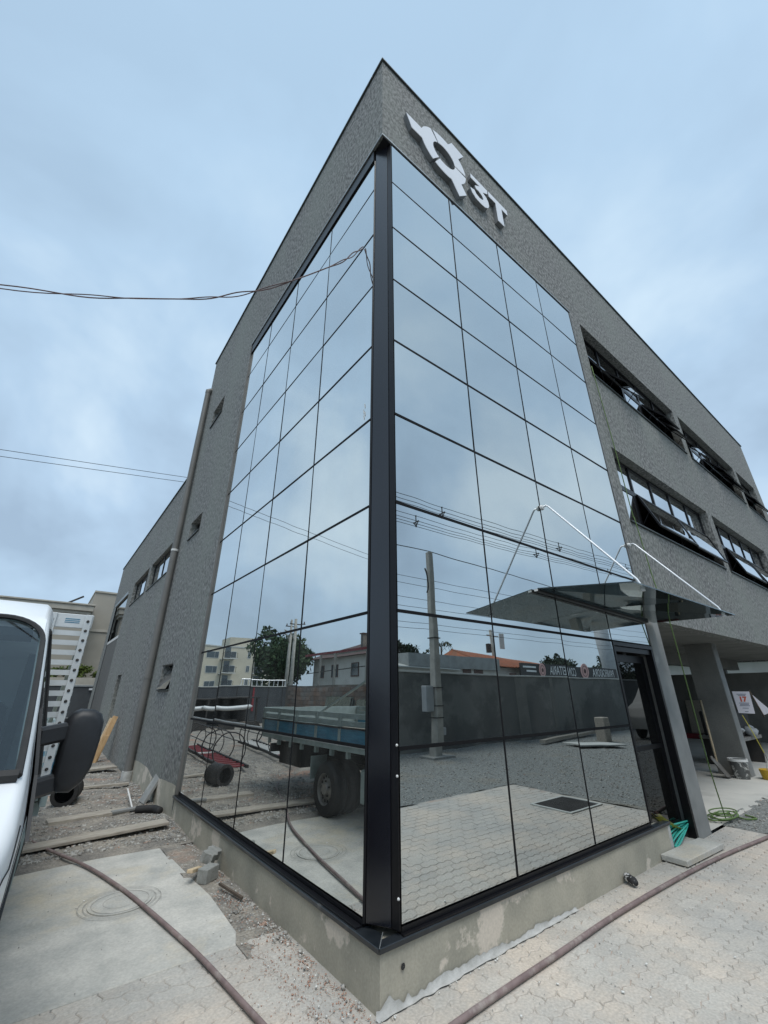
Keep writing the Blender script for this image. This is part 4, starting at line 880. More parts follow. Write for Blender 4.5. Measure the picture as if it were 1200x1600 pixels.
cb = thing('overhead_cable', 'brown twisted service cable sagging across the sky to the left facade', 'cable', (-2, 1.6, 5.5))
base = smoothpath([(-12, 7.6, 7.2), (-6.5, 4.32, 5.75), (-3.2, 2.34, 5.47), (-1.86, 1.54, 5.52), (-1.044, 1.046, 5.77), (-0.295, 0.597, 6.35), (0.02, 0.42, 6.76)], 16)
for k in range(2):
    pts = []
    for i, p in enumerate(base):
        a = i * 0.45 + k * math.pi; r_ = 0.010 * (1 + 0.9 * math.sin(i * .23)); pts.append(p + Vector((r_ * math.cos(a) * .6, r_ * math.cos(a) * .6, r_ * math.sin(a) * 1.3)))
    MB().tube(pts, 0.007 - .001 * k, 5).build('strand', M['wirebrown'], cb, smooth='all')
def wire_mesh(a, b, sag, r_):
    a = Vector(a); b = Vector(b); pts = [a.lerp(b, t / 24) - Vector((0, 0, sag * 4 * (t / 24) * (1 - t / 24))) for t in range(25)]
    return MB().tube(pts, r_, 4, cap=False), pts
def wire(label, a, b, sag, r_, group=None): tag(wire_mesh(a, b, sag, r_)[0].build('power_line', M['wire'], fixn=False), label, 'power line', group)
wire('upper of two thin power lines passing behind the low wing at the left', (-40, 16, 5.2), (20, 16, 13.4), .4, .011)
wire('lower of two thin power lines passing behind the low wing at the left', (-40, 16.3, 4.95), (20, 16.3, 13.35), .4, .011)
for nm_, y, z0, z1, xs_ in (('upper', -13, 11.1, 13.4, (14.2, 26.5, 38.5)), ('lower', -14.6, 10.95, 13.2, (13.6, 25.9, 38))):
    lb = thing('line_bundle', nm_ + ' bundle of four power lines with dark spacers, mirrored in the right glass', 'power lines', (-20, y, z0))
    for dy, dz in ((0, .38), (-.2, 0), (.2, -.02), (0, -.28)):
        b_, pts = wire_mesh((-20, y + dy, z0 + dz), (60, y + dy, z1 + dz), .9, .016); b_.build('wire', M['wire'], lb, fixn=False)
    for x in xs_:
        t = (x + 20) / 80; z = z0 + (z1 - z0) * t - .9 * 4 * t * (1 - t)
        b_ = MB().bar((x, y, z + .42), (x, y, z - .32), 0.045).bar((x, y - .24, z), (x, y + .24, z), 0.045).bar((x, y - .2, z), (x, y, z - .28), 0.04).bar((x, y + .2, z), (x, y, z - .28), 0.04)
        for q in ((0, .38), (-.2, 0), (.2, 0), (0, -.28)): b_.lathe([(0.001, -.05), (.045, -.03), (.045, .03), (.001, .05)], (x, y + q[0], z + q[1]), 8)
        b_.build('spacer', M['wire'], lb)
for nm_, z in zip(('uppermost', 'second', 'third', 'fourth', 'fifth', 'sixth', 'lowest'), (6.9, 6.55, 5.9, 5.5, 5.15, 4.7, 4.45)):
    wire(nm_ + ' of the seven thin telephone lines crossing behind the concrete corner pole', (-20, -12, z - .2), (70, -12, z + .6), .35, .011, 'telephone lines beyond the boundary wall')
lp = thing('power_line', 'black line carried by the top of the concrete pole, mirrored in the right glass', 'power line', (6.86, -6.6, 5.72))
for q in (((-15, -6.75, 6.3), (6.86, -6.6, 5.72), .25), ((6.86, -6.6, 5.72), (60, -8.5, 6.8), .5)): wire_mesh(*q, .014)[0].build('span', M['wire'], lp, fixn=False)

# ------------------------------------------------------------------ truck
TX = -2.72
tk = thing('flatbed_truck', 'white light truck cab with grey and blue boarded flatbed parked beside the building', 'truck', (TX, 2.4, 0))
def cab_top(y):
    K = [(-1.28, .92), (-1.2, 1.0), (-1.0, 1.10), (-.74, 1.24), (.24, 1.955), (.5, 2.05), (.9, 2.095), (1.35, 2.09), (1.6, 2.05)]
    for (a, b), (c, d) in zip(K, K[1:]):
        if y <= c: return b + (d - b) * (y - a) / (c - a)
    return K[-1][1]
def cab_w(y, z):
    K = [(-1.28, .62), (-1.2, .74), (-1.0, .84), (-.7, .90), (-.2, .925), (.02, .935), (.5, .955), (1.1, .975), (1.6, .975)]
    w = K[-1][1]
    for (a, b), (c, d) in zip(K, K[1:]):
        if y <= c: w = b + (d - b) * max(0, (y - a)) / (c - a); break
    if z > 1.15: w -= 0.175 * ((z - 1.15) / .9) ** 1.15
    if z < .7: w -= .03 * (.7 - z) / .3
    return w
ysx = [-1.28, -1.2, -1.08, -1.0, -.86, -.74, -.70, -.58, -.45, -.2, .02, .20, .24, .36, .5, .7, .9, 1.1, 1.22, 1.35, 1.5, 1.6]
def section(y):
    t = cab_top(y); zb = min(1.15, t - .10); wt = max(t - .14, zb + .01); pts = []
    zs = [.36, .55, .80, 1.0 if zb > 1.05 else (zb + .8) / 2, zb]
    zs += [zb + (wt - zb) * k / 3 for k in (1, 2, 3)]
    for z in zs: pts.append((cab_w(y, z), z))
    w = cab_w(y, wt); 
    for fx, fz in ((.997, .45), (.99, .75), (.975, .92)): pts.append((w * fx, wt + (t - wt) * fz))
    for fx in (.955, .62, .3, 0): pts.append((w * fx, t + .012 * (1 - fx)))
    return pts
secs = [section(y) for y in ysx]; ns = len(secs[0])
def cabP(i, j, side, off=0):
    return (TX + side * (secs[i][j][0] + off), ysx[i], secs[i][j][1])
def wheel_cut(y, z, cy=-.35, cz_=.34, r_=.43): return (y - cy) ** 2 + (z - cz_) ** 2 < r_ * r_
body = MB(); ws = MB(); swn = {1: MB(), -1: MB()}; vid = {}
for side in (1, -1):
    for i in range(len(ysx)):
        for j in range(ns): vid[side, i, j] = len(body.v); body.v.append(cabP(i, j, side))
for side in (1, -1):
    for i in range(len(ysx) - 1):
        ym = (ysx[i] + ysx[i + 1]) / 2
        for j in range(ns - 1):
            q = (vid[side, i, j], vid[side, i + 1, j], vid[side, i + 1, j + 1], vid[side, i, j + 1])
            zm = sum(body.v[k][2] for k in q) / 4
            if -.58 < ym < .20 and j >= 11:
                ws.quad(*[body.v[k] for k in q]); continue
            if .02 < ym < 1.10 and 4 <= j < 7:
                swn[side].quad(*[body.v[k] for k in q]); continue
            if j < 3 and wheel_cut(ym, zm): continue
            body.f.append(q)
# front and back closure
for i, nm in ((0, 'f'), (len(ysx) - 1, 'b')):
    ring = [vid[1, i, j] for j in range(ns)] + [vid[-1, i, j] for j in reversed(range(ns))]
    if nm == 'f': body.f.append(tuple(ring))
    else:        # back wall with rear window opening
        zz = [.36, 1.28, 1.82]; b_ = body
        y = ysx[-1]; b_.quad((TX - .95, y, .36), (TX + .95, y, .36), (TX + .95, y, 1.28), (TX - .95, y, 1.28)); b_.quad((TX - .80, y, 1.82), (TX + .80, y, 1.82), (TX + .76, y, 2.03), (TX - .76, y, 2.03))
        for s_ in (-1, 1): b_.quad((TX + s_ * .95, y, 1.28), (TX + s_ * .6, y, 1.28), (TX + s_ * .55, y, 1.82), (TX + s_ * .80, y, 1.82))
bo = body.build('body', M['paint'], tk, smooth='all'); 
sm = bo.modifiers.new('thick', 'SOLIDIFY'); sm.thickness = 0.02; sm.offset = -1
bo.data.set_sharp_from_angle(angle=R(50))
w_ = ws.build('windshield', M['windshield'], tk, smooth='all')
M['sideglass'] = clear_glass('dark_side_glass', (0.05, 0.06, 0.06), 0.03)
for s_ in (1, -1): swn[s_].build('side_window', M['sideglass'], tk, smooth='all')
# black seals round windshield and door glass
seal = MB()
ya, yb_, RC = -.58, .20, .15
def WP(x, y, o_=.004): return (x, y - o_ * .6, cab_top(y) + .002 + .012 * (1 - abs(x - TX) / .9) * .6 + o_)
def wx(y): t = cab_top(y); return cab_w(y, max(t - .14, min(1.15, t - .10) + .01)) * .955 + .004
outl = []
for k in range(9): yy = ya + (yb_ - RC - ya) * k / 8; outl.append((wx(yy), yy))
for k in range(1, 9): a_ = R(90) * k / 8; y_ = yb_ - RC + RC * math.sin(a_); outl.append((wx(y_) - RC + RC * math.cos(a_), y_))
full = [(TX + x, y) for x, y in outl] + [(TX - x, y) for x, y in reversed(outl)]
seal.tube([WP(x, y) for x, y in full], .011, 6)
seal.tube([WP(TX + wx(ya) * (1 - k / 6), ya) for k in range(13)], .020, 6)
for s_ in (1, -1):
    cn = MB(); arc_ = [(TX + s_ * x, y) for x, y in outl[8:]]; cr_ = [(TX + s_ * (wx(yb_) + .004), yb_ - RC), (TX + s_ * (wx(yb_) + .004), yb_ + .004), (TX + s_ * (wx(yb_) - RC), yb_ + .004)]
    cn.v = [WP(x, y, .003) for x, y in [cr_[1]] + arc_]; cn.f = [(0, i, i + 1) for i in range(1, len(arc_))]; cn.build('pillar_corner', M['paint'], tk, fixn=False)
j0, j1, a0, a1 = 4, 7, ysx.index(.02), ysx.index(1.10)
for side in (1, -1):
    loop = [cabP(i, j0, side, .002) for i in range(a0, a1 + 1)] + [cabP(a1, j, side, .002) for j in range(j0 + 1, j1 + 1)] + [cabP(i, j1, side, .002) for i in reversed(range(a0, a1))] + [cabP(a0, j, side, .002) for j in reversed(range(j0, j1))]
    seal.tube(loop, .010, 6)
seal.build('window_seal', M['rubber'], tk)
# door outline, black trim line, sill
tr = MB()
for side in (1, -1):
    for i in (a0 - 1, a1 + 1): tr.tube([cabP(i, j, side, .0005) for j in range(0, 8)], .0022, 4)
    tr.tube([cabP(i, 0, side, .004) for i in range(0, len(ysx))], .018, 6)
    tr.tube([cabP(i, 2, side, .003) for i in range(a0 - 1, len(ysx))], .008, 5)
tr.tube([cabP(i, 5, 1, .0015) for i in range(0, ysx.index(-.45) + 1)] , .002, 4)
tr.tube([(TX - .9 * k / 6 * .9, -.76, cab_top(-.76) + .012) for k in range(-6, 7)], .004, 4)
tr.build('door_gap', M['rubber'], tk)
hd = MB().box(TX + .955, TX + .985, .92, 1.08, .98, 1.01); hd.build('door_handle', M['plastic'], tk, bev=.006)
# cab floor, dash, seats, wheel
MB().box(TX - .88, TX + .88, -.55, 1.55, .50, .56).box(TX - .86, TX + .86, -.60, -.25, .56, 1.13).build('dashboard', M['plastic'], tk, bev=.03)
for x in (-.5, .05, .5):
    MB().box(TX + x - .24, TX + x + .24, .55, 1.05, .56, .95).box(TX + x - .23, TX + x + .23, 1.0, 1.14, .95, 1.55).box(TX + x - .12, TX + x + .12, 1.02, 1.12, 1.57, 1.75).build('seat', M['seat'], tk, bev=.035, smooth=True)
MB().tube([(TX - .5 + .19 * math.cos(a), .12 + .08 * math.sin(a), 1.18 + .17 * math.sin(a)) for a in [2 * math.pi * k / 20 for k in range(21)]], .014, 6).build('steering_wheel', M['rubber'], tk)
MB().box(TX - .75, TX + .75, .30, .62, 1.86, 1.90).box(TX - .8, TX - .74, 1.45, 1.52, .6, 1.85).box(TX + .74, TX + .8, 1.45, 1.52, .6, 1.85).build('sun_visors', M['seat'], tk)
# grille, lamps, bumper, plate
MB().box(TX - .55, TX + .55, -1.31, -1.27, .62, .86).build('grille', M['plastic'], tk, bev=.01)
MB().box(TX - .80, TX + .80, -1.36, -1.24, .36, .60).build('bumper', M['plastic'], tk, bev=.03)
for s_ in (-1, 1): MB().box(TX + s_ * .70 - .11, TX + s_ * .70 + .11, -1.265, -1.18, .72, .93).build('headlight', M['glasswin'], tk, bev=.03)
# mirrors
for s_ in (1, -1):
    ol = [(0, 1.24), (.02, 1.205), (.075, 1.20), (.115, 1.235), (.138, 1.29), (.147, 1.40), (.145, 1.475), (.130, 1.510), (.10, 1.527), (.05, 1.530), (.018, 1.515), (0, 1.48)]
    mr = MB().prism(ol, lambda a, b, d: (TX + s_ * (.985 + a), d, b), .075, .19)
    cx_, cz_m = .073, 1.365
    o_ = len(mr.v); mr.v += [(TX + s_ * (.985 + cx_ + (a - cx_) * .72), .045, cz_m + (b - cz_m) * .80) for a, b in ol]; mr.v += [(TX + s_ * (.985 + cx_ + (a - cx_) * .90), .054, cz_m + (b - cz_m) * .94) for a, b in ol]
    n_ = len(ol); mr.f = [f for f in mr.f if f != tuple(reversed(range(n_)))]; mr.f += [tuple(range(o_, o_ + n_))] + [(o_ + i, o_ + (i + 1) % n_, o_ + n_ + (i + 1) % n_, o_ + n_ + i) for i in range(n_)] + [(o_ + n_ + i, o_ + n_ + (i + 1) % n_, (i + 1) % n_, i) for i in range(n_)]
    mr = mr.build('mirror_housing', M['plastic'], tk, smooth='all'); mr.data.set_sharp_from_angle(angle=R(50))
    MB().box(TX + s_ * .995 - (0 if s_ > 0 else .125), TX + s_ * .995 + (.125 if s_ > 0 else 0), .1885, .1935, 1.23, 1.495).build('mirror_glass', M['glasswin'], mr)
    for z in (1.445, 1.245): MB().bar((TX + s_ * .885, .02, z - .02), (TX + s_ * 1.03, .10, z), .05, .075).build('mirror_arm', M['plastic'], mr, bev=.012)
    MB().add([(TX + s_ * (cab_w(0, z) + .004 + .012 * q), y, z) for q in (0, 1) for y, z in ((-.28, 1.12), (.02, 1.12), (.06, 1.22), (.05, 1.62), (-.10, 1.30))], [(0, 1, 2, 3, 4), (9, 8, 7, 6, 5)] + [(i, (i + 1) % 5, 5 + (i + 1) % 5, 5 + i) for i in range(5)]).build('mirror_base', M['plastic'], mr)
# wheels
def wheel(x, y, r_=.335, w=.20, s_=1):
    t = MB().lathe([(r_ * .58, -w / 2), (r_ * .9, -w / 2), (r_ * .985, -w * .38), (r_, -w * .30), (r_, -w * .14), (r_ * .985, -w * .13), (r_ * .985, -w * .05), (r_, -w * .04), (r_, w * .04), (r_ * .985, w * .05), (r_ * .985, w * .13), (r_, w * .14), (r_, w * .30), (r_ * .985, w * .38), (r_ * .9, w / 2), (r_ * .58, w / 2)], (x, y, r_ + .004), 36, axis='x').build('wheel', M['rubber'], tk, smooth=True)
    rm = MB().lathe([(r_ * .60, s_ * w * .46), (r_ * .55, s_ * w * .40), (r_ * .52, s_ * w * .20), (r_ * .36, s_ * w * .26), (r_ * .24, s_ * w * .34), (r_ * .20, s_ * w * .50), (.001, s_ * w * .50)], (x, y, r_ + .004), 30, axis='x')
    rm.build('rim', M['steel'], t, smooth=True)
    ho = MB()
    for k in range(14):
        a = 2 * math.pi * k / 14; cy, cz_ = y + r_ * .45 * math.cos(a), r_ + .004 + r_ * .45 * math.sin(a); ho.lathe([(.001, 0), (.018, 0), (.018, -.004)], (x + s_ * w * .262, cy, cz_), 8, axis='x')
    ho.build('rim_holes', M['dark'], t)
    nu = MB()
    for k in range(5):
        a = 2 * math.pi * k / 5 + .3; nu.lathe([(.012, 0), (.012, .022), (.001, .024)], (x + s_ * w * .33, y + r_ * .28 * math.cos(a), r_ + .004 + r_ * .28 * math.sin(a)), 6, axis='x')
    nu.build('wheel_nuts', M['chassis'], t)
for s_ in (1, -1):
    wheel(TX + s_ * .995, 3.55, s_=s_); wheel(TX + s_ * .86, -.35, s_=s_); wheel(TX + s_ * .74, 3.55, s_=s_)
# chassis
ch = MB()
for s_ in (-1, 1): ch.box(TX + s_ * .42 - .04, TX + s_ * .42 + .04, -1.0, 5.7, .50, .68)
for y in (1.9, 2.7, 4.4, 5.6): ch.box(TX - .38, TX + .38, y, y + .08, .52, .64)
ch.tube([(TX - .8, 3.55, .34), (TX + .8, 3.55, .34)], .05, 10).lathe([(.001, -.14), (.12, -.1), (.15, 0), (.12, .1), (.001, .14)], (TX, 3.55, .34), 14, axis='x')
ch.bar((TX + .62, 2.9, .60), (TX + .62, 4.3, .60), .07, .05).bar((TX - .62, 2.9, .60), (TX - .62, 4.3, .60), .07, .05)
ch.build('chassis', M['chassis'], tk)
MB().box(TX + .78, TX + 1.06, 4.03, 4.045, .40, .70).build('mudflap', M['bedgrey'], tk); MB().box(TX - 1.06, TX - .78, 4.03, 4.045, .40, .70).build('mudflap', M['bedgrey'], tk)
MB().box(TX + .50, TX + .98, 4.5, 5.35, .48, .80).build('tool_box', M['chassis'], tk, bev=.01)
MB().box(TX + .80, TX + 1.04, 2.15, 2.75, .28, .66).build('fuel_tank', M['bedgrey'], tk, bev=.02)
MB().tube([(TX + .7, 2.0, .8), (TX + .75, 2.4, .5), (TX + .7, 3.0, .42)], .03, 8).build('hose', M['rubber'], tk)
# bed
BL0, BL1, BW = 1.88, 5.98, 1.075
bed = MB()
for k in range(9): bed.box(TX - BW, TX + BW, BL0 + k * (BL1 - BL0) / 9 + .004, BL0 + (k + 1) * (BL1 - BL0) / 9, .915, .945)
bed.build('bed_floor', M['wood'], tk)
for s_ in (1, -1):
    x = TX + s_ * BW
    MB().box(x - .02, x + .022, BL0, BL1, .845, .912).build('bed_rail', M['bedgrey'], tk, bev=.004)
    MB().box(x - .005, x + .034, BL0, BL1, .912, .930).build('bed_lip', M['alu'], tk)
    for k in range(6):
        a, b = BL0 + .02 + k * .68, BL0 + .02 + (k + 1) * .68 - .07
        MB().box(x - .012, x + .006, a, b, .955, 1.135).build('side_board', M['teal'], tk)
        MB().box(x - .018, x + .018, b, b + .068, .935, 1.335).build('side_stake', M['bedgrey'], tk, bev=.004)
        MB().box(x - .015, x + .010, a, b, 1.165, 1.235).build('side_board', M['bedgrey'], tk); MB().box(x - .015, x + .012, a, b, 1.265, 1.33).build('side_board', M['bedgrey'], tk)
    MB().box(x + .006, x + .030, BL0, BL1, 1.135, 1.158).build('side_rubber', M['rubber'], tk)
    for k in range(9): MB().box(x - .05, x + .0, BL0 + .2 + k * .45, BL0 + .26 + k * .45, .76, .845).build('bed_hook', M['bedgrey'], tk)
    MB().bar((x - .03, 3.86, 1.31), (x - .04, BL0 + .03, 2.02), .035, .02).build('strut', M['bedgrey'], tk)
MB().box(TX - BW, TX + BW, BL1, BL1 + .03, .95, 1.335).build('tailgate', M['bedgrey'], tk, bev=.004)
MB().box(TX - .9, TX + .9, BL1 - .05, BL1 + .02, .58, .72).build('tail_bar', M['chassis'], tk)
# headboard: slats, posts, rivets, plate
y = BL0 - .02
MB().box(TX - BW, TX + BW, y - .012, y + .012, 2.09, 2.20).build('headboard_top', M['alu'], tk, bev=.004)
for k in range(15):
    z = 2.075 - .075 * (k + 1)
    if z > .95: MB().box(TX - BW + .005, TX + BW - .005, y - .008, y + .008, z + .030, z + .068).build('headboard_slat', M['alu'], tk)
for x in (-BW + .035, -.80, 0, .80, BW - .035):
    MB().box(TX + x - .026, TX + x + .026, y - .028, y - .013, .93, 2.20).build('headboard_post', M['alu'], tk, bev=.003)
    rv = MB()
    for k in range(15): rv.lathe([(.012, 0), (.010, -.006), (.001, -.008)], (TX + x, y - .028, 2.145 - .0755 * k), 8, axis='y')
    rv.build('bolts', M['chassis'], tk)
pl_ = MB()
for k in range(3): pl_.box(TX + .885, TX + .985, y - .014, y - .0122, 2.128 + k * .014, 2.134 + k * .014)
pl_.build('maker_plate', M['teal'], tk)

# ------------------------------------------------------------------ parked van seen mirrored in the doorway
vn = thing('parked_van', 'pale van standing on the gravel, mirrored dimly in the dark doorway', 'van', (17.8, -4.5, 0))
def van(cx, y0, y1, L_):
    prof = [(-L_ / 2, .35), (-L_ / 2 - .05, .75), (-L_ / 2 + .12, 1.05), (-L_ / 2 + .75, 1.22), (-L_ / 2 + 1.45, 1.86), (-L_ / 2 + 1.9, 1.98), (L_ / 2 - .2, 2.0), (L_ / 2, 1.85), (L_ / 2, .35)]
    b_ = MB(); n = len(prof); ins = lambda z: .0 if z < 1.2 else .14 * (z - 1.2) / .8
    for s_, yy in ((1, y1), (-1, y0)): b_.v += [(cx + a, yy - s_ * ins(z), z) for a, z in prof]
    b_.f = [tuple(range(n)), tuple(range(2 * n - 1, n - 1, -1))] + [(i, (i + 1) % n, n + (i + 1) % n, n + i) for i in range(n)]
    b_.build('body', M['housewhite'], vn, bev=.05, smooth=True, seg=2)
    for s_, yy in ((1, y1), (-1, y0)):
        for a, b, nm in ((-1.0, -.1, 'side_window'), (0, .9, 'side_window')):
            z0, z1 = 1.25, 1.80; q = lambda x, z: (cx + x, yy - s_ * (ins(z) - .006), z)
            MB().quad(q(a, z0), q(b, z0), q(b, z1), q(a + (.35 if a < -.5 else 0), z1)).build(nm, M['winglass'], vn)
        MB().box(cx - L_ / 2 + .9, cx + L_ / 2 - .9, yy - .02, yy + .02, .55, .66).build('side_moulding', M['rubber'], vn, bev=.01)
        for x in (-L_ / 2 + .85, L_ / 2 - .85): MB().lathe([(.001, -.1), (.2, -.1), (.31, -.09), (.33, -.04), (.33, .04), (.31, .09), (.2, .1), (.001, .1)], (cx + x, yy - s_ * .07, .33), 24, axis='y').build('wheel', M['rubber'], vn, smooth=True)
van(17.8, -5.3, -3.7, 4.3)

# ------------------------------------------------------------------ ladders with safety cages lying in the yard
def caged_ladder(o0, ang, L_, m_r, label, zl):
    t = thing('caged_ladder', label, 'ladder', o0); W = .46; d = Vector((math.cos(ang), math.sin(ang), 0)); q = Vector((-d.y, d.x, 0)); o_ = Vector(o0)
    for s_ in (0, 1): MB().bar(o_ + q * (W * s_) + Vector((0, 0, zl)), o_ + q * (W * s_) + d * L_ + Vector((0, 0, zl)), .05, .06).build('rail', M['rubber'], t)
    n = int(L_ / .3)
    for k in range(n): a = o_ + d * (.2 + k * .3) + Vector((0, 0, zl)); MB().bar(a + q * .03, a + q * (W - .03), .055, .03).build('rung', m_r if not callable(m_r) else m_r(k), t)
    for k in range(5):
        c = o_ + q * (W / 2) + d * (.7 + k * (L_ - 1) / 4.2) + Vector((0, 0, zl)); MB().tube([c + q * (.36 * math.cos(a)) + Vector((0, 0, .36 + .36 * math.sin(a) - .1)) for a in [R(-50) + R(280) * k2 / 18 for k2 in range(19)]], .014, 6).build('hoop', M['rubber'], t)
    for a in (R(20), R(90), R(160)):
        c = o_ + q * (W / 2) + q * (.36 * math.cos(a)) + Vector((0, 0, zl + .26 + .36 * math.sin(a))); MB().bar(c + d * .6, c + d * (L_ - .3), .03, .012).build('cage_strap', M['rubber'], t)
caged_ladder((-1.55, 7.5, 0.03), R(94), 5.0, lambda k: M['bwhite'] if k in (9,) else M['red'], 'red runged caged ladder lying on the dirt nearest the building', .12)
caged_ladder((-3.0, 7.2, 0.03), R(96), 5.2, lambda k: M['red'] if k < 5 else M['bwhite'], 'caged ladder with red and white rungs lying farther out behind the truck', .14)
tag(MB().tube([(-2.1, 12.5, .9), (-2.9, 8.2, .75)], .03, 8).build('pipe', M['boxg']), 'long grey pipe resting across the ladder cages', 'pipe')

# ------------------------------------------------------------------ boundary walls
def bwall(name, x0, x1, y0, y1, h, m_, label, cap=True, capm=None):
    t = thing(name, label, 'wall', ((x0 + x1) / 2, (y0 + y1) / 2, -.05)); MB().box(x0, x1, y0, y1, -.06, h).build('wall', m_, t)
    if cap: MB().box(x0 - .03, x1 + .03, y0 - .03, y1 + .03, h + .001, h + .05).build('coping', capm or M['cap'], t, bev=.006)
    return t
w1 = bwall('boundary_wall', -4, 40, -7.80, -7.62, 2.12, M['bwallg'], 'long dark grey boundary wall across the gravel yard, mirrored in the right glass')
MB().box(11.9, 12.5, -7.618, -7.612, 0.02, 2.1).box(14.1, 14.35, -7.618, -7.612, 0.02, 2.1).build('plaster_patch', M['dark_plaster'], w1)
w2 = bwall('boundary_wall', -13, 0.9, 23.0, 23.2, 1.9, M['gate'], 'dark slate boundary wall with white coping at the far end of the dirt yard', True, M['cap'])
for x in range(-12, 1): MB().box(x + .0, x + .03, 22.985, 22.999, 0, 1.9).build('joint_strip', M['chassis'], w2)
for x in (-8.2, -4.6): MB().box(x, x + .12, 22.95, 22.984, .6, 1.85).build('red_post', M['red'], w2)
fe = thing('white_railing', 'white tubular railing on top of the far slate wall', 'railing', (-8.6, 23.1, 1.95))
MB().tube([(-10.2, 23.1, 1.95), (-10.2, 23.1, 2.28), (-7.2, 23.1, 2.28), (-7.2, 23.1, 1.95)], .03, 6).build('rail', M['chrome'], fe)
for k in range(9): MB().tube([(-10.0 + k * .33, 23.1, 1.95), (-10.0 + k * .33, 23.1, 2.28)], .02, 6).build('baluster', M['chrome'], fe)
w3 = bwall('brick_wall', -9.6, -9.3, 8.5, 21.0, 1.95, M['brick'], 'rough unrendered brick wall along the left side of the yard', False)
bk_m = None
me0 = None
for r_ in range(9):                      # individual bricks proud on the yard face
    for k in range(26):
        y = 8.7 + k * .47 + (.235 if r_ % 2 else 0)
        if y > 20.6: continue
        if me0 is None:
            b_ = MB().box(-.02, .02, -.225, .225, -.095, .095); o = b_.build('brick', M['tiledark'].copy(), w3, bev=.006); me0 = o.data; o.data.materials[0] = mat('brick_face', (0.27, 0.17, 0.12), (0.24, 0.22, 0.20), 0.95, scale=1.5, rnd=.25)
            for v_ in me0.vertices: v_.co += Vector(w3['_w'])
        else:
            o = bpy.data.objects.new('brick', me0); col.objects.link(o); o.parent = w3
        o.location = Vector((-9.30 + random.uniform(0, .012), y, .12 + r_ * .205)) - Vector(w3['_w'])
# low shed of far side with cars, dark canopy
sd = thing('open_shed', 'low dark open shed against the far slate wall', 'shed', (-6, 21.5, 0))
MB().box(-7.6, -2.6, 20.6, 22.9, 1.30, 1.36).build('roof', M['chassis'], sd)
for x in (-7.5, -5.0, -2.7): MB().box(x, x + .08, 20.65, 20.73, -.05, 1.30).build('post', M['chassis'], sd)
MB().box(-7.5, -2.7, 22.7, 22.75, 0, 1.3).build('back_sheet', M['dark'], sd)
for i, (x, y) in enumerate(((-5.6, 19.8), (-3.4, 20.1))):
    tag(MB().tube(smoothpath([(x - 1.3, y, .95), (x - .4, y, .88), (x + .5, y, .88), (x + 1.2, y, .98)], 6), [.02] + [.10] * 17 + [.02], 10).build('tube_bundle', M['alu'], smooth='all'), ['left pale curved sheet stored in front of the open shed', 'right pale curved sheet stored in front of the open shed'][i], 'sheet bundle')
for k in range(4): tag(MB().box(-6.8 + k * 1.1, -6.0 + k * 1.1, 18.5 + .3 * k, 18.6 + .3 * k, .0, .35 + .08 * k).build('timber_stack', M['chassis']), ['lowest', 'second', 'third', 'tallest'][k] + ' dark timber piece standing in the yard before the shed', 'timber')
# dismantled glass sheets and scaffold structure at the left side
for i, (a, b, h, yv) in enumerate(((11.8, 13.6, 1.35, -8.9), (14.2, 16.2, 1.45, -9.0))):
    gp = thing('glass_rack', ['nearer rack of greenish glass sheets leaning on the brick wall', 'farther rack of greenish glass sheets leaning on the brick wall'][i], 'glass sheets', (yv, (a + b) / 2, 0))
    for k in range(3): MB().add([(yv + .06 * k, a + .1 * k, .02), (yv + .06 * k, b + .1 * k, .02), (yv - .3 + .06 * k, b + .1 * k, h), (yv - .3 + .06 * k, a + .1 * k, h), (yv + .06 * k - .01, a + .1 * k, .02), (yv + .06 * k - .01, b + .1 * k, .02), (yv - .31 + .06 * k, b + .1 * k, h), (yv - .31 + .06 * k, a + .1 * k, h)],
        [(0, 1, 2, 3), (7, 6, 5, 4), (0, 4, 5, 1), (1, 5, 6, 2), (2, 6, 7, 3), (3, 7, 4, 0)]).build('sheet', M['roofglass'], gp)
pg = thing('lean_to_roof', 'lean-to frame with red edged roof rising above the brick wall', 'lean-to', (-11, 17, 0))
MB().add([(-10.0, 14.0, 3.55), (-10.0, 20.4, 3.55), (-12.2, 20.4, 3.75), (-12.2, 14.0, 3.75), (-10.0, 14.0, 3.61), (-10.0, 20.4, 3.61), (-12.2, 20.4, 3.81), (-12.2, 14.0, 3.81)], [(0, 1, 2, 3), (7, 6, 5, 4), (0, 4, 5, 1), (1, 5, 6, 2), (2, 6, 7, 3), (3, 7, 4, 0)]).build('roof', M['metalroof'], pg)
MB().bar((-9.98, 13.9, 3.56), (-9.98, 20.5, 3.56), .05, .12).build('fascia', M['red'], pg)
for y in (14.6, 17.4, 18.9): MB().bar((-10.0, y, 0), (-10.0 , y - .25, 3.5), .10, .10).build('post', M['pole'], pg)
MB().bar((-10.0, 14.0, 2.75), (-10.0, 20.2, 2.6), .04, .04).build('brace', M['chassis'], pg)
# ------------------------------------------------------------------ concrete corner pole with meter boxes
pl = thing('concrete_pole', 'concrete pole with grey meter boxes in front of the dark boundary wall', 'pole', (6.86, -6.6, 0))
b_ = MB(); a, b = .13, .085
b_.add([(6.86 + i * w, -6.6 + j * w, z) for z, w in ((-.05, a), (5.68, b)) for i, j in ((-1, -1), (1, -1), (1, 1), (-1, 1))], [(0, 3, 2, 1), (4, 5, 6, 7), (0, 1, 5, 4), (1, 2, 6, 5), (2, 3, 7, 6), (3, 0, 4, 7)]).build('shaft', M['pole'], pl, bev=.02)
MB().box(6.44, 6.72, -6.75, -6.55, 1.12, 1.76).build('meter_box', M['boxg'], pl, bev=.012)
MB().box(6.98, 7.10, -6.66, -6.50, .52, .70).build('junction_box', M['boxg'], pl, bev=.01)
MB().tube([(7.03, -6.6, .55), (7.03, -6.6, .0)], .03, 8).build('conduit', M['rubber'], pl)
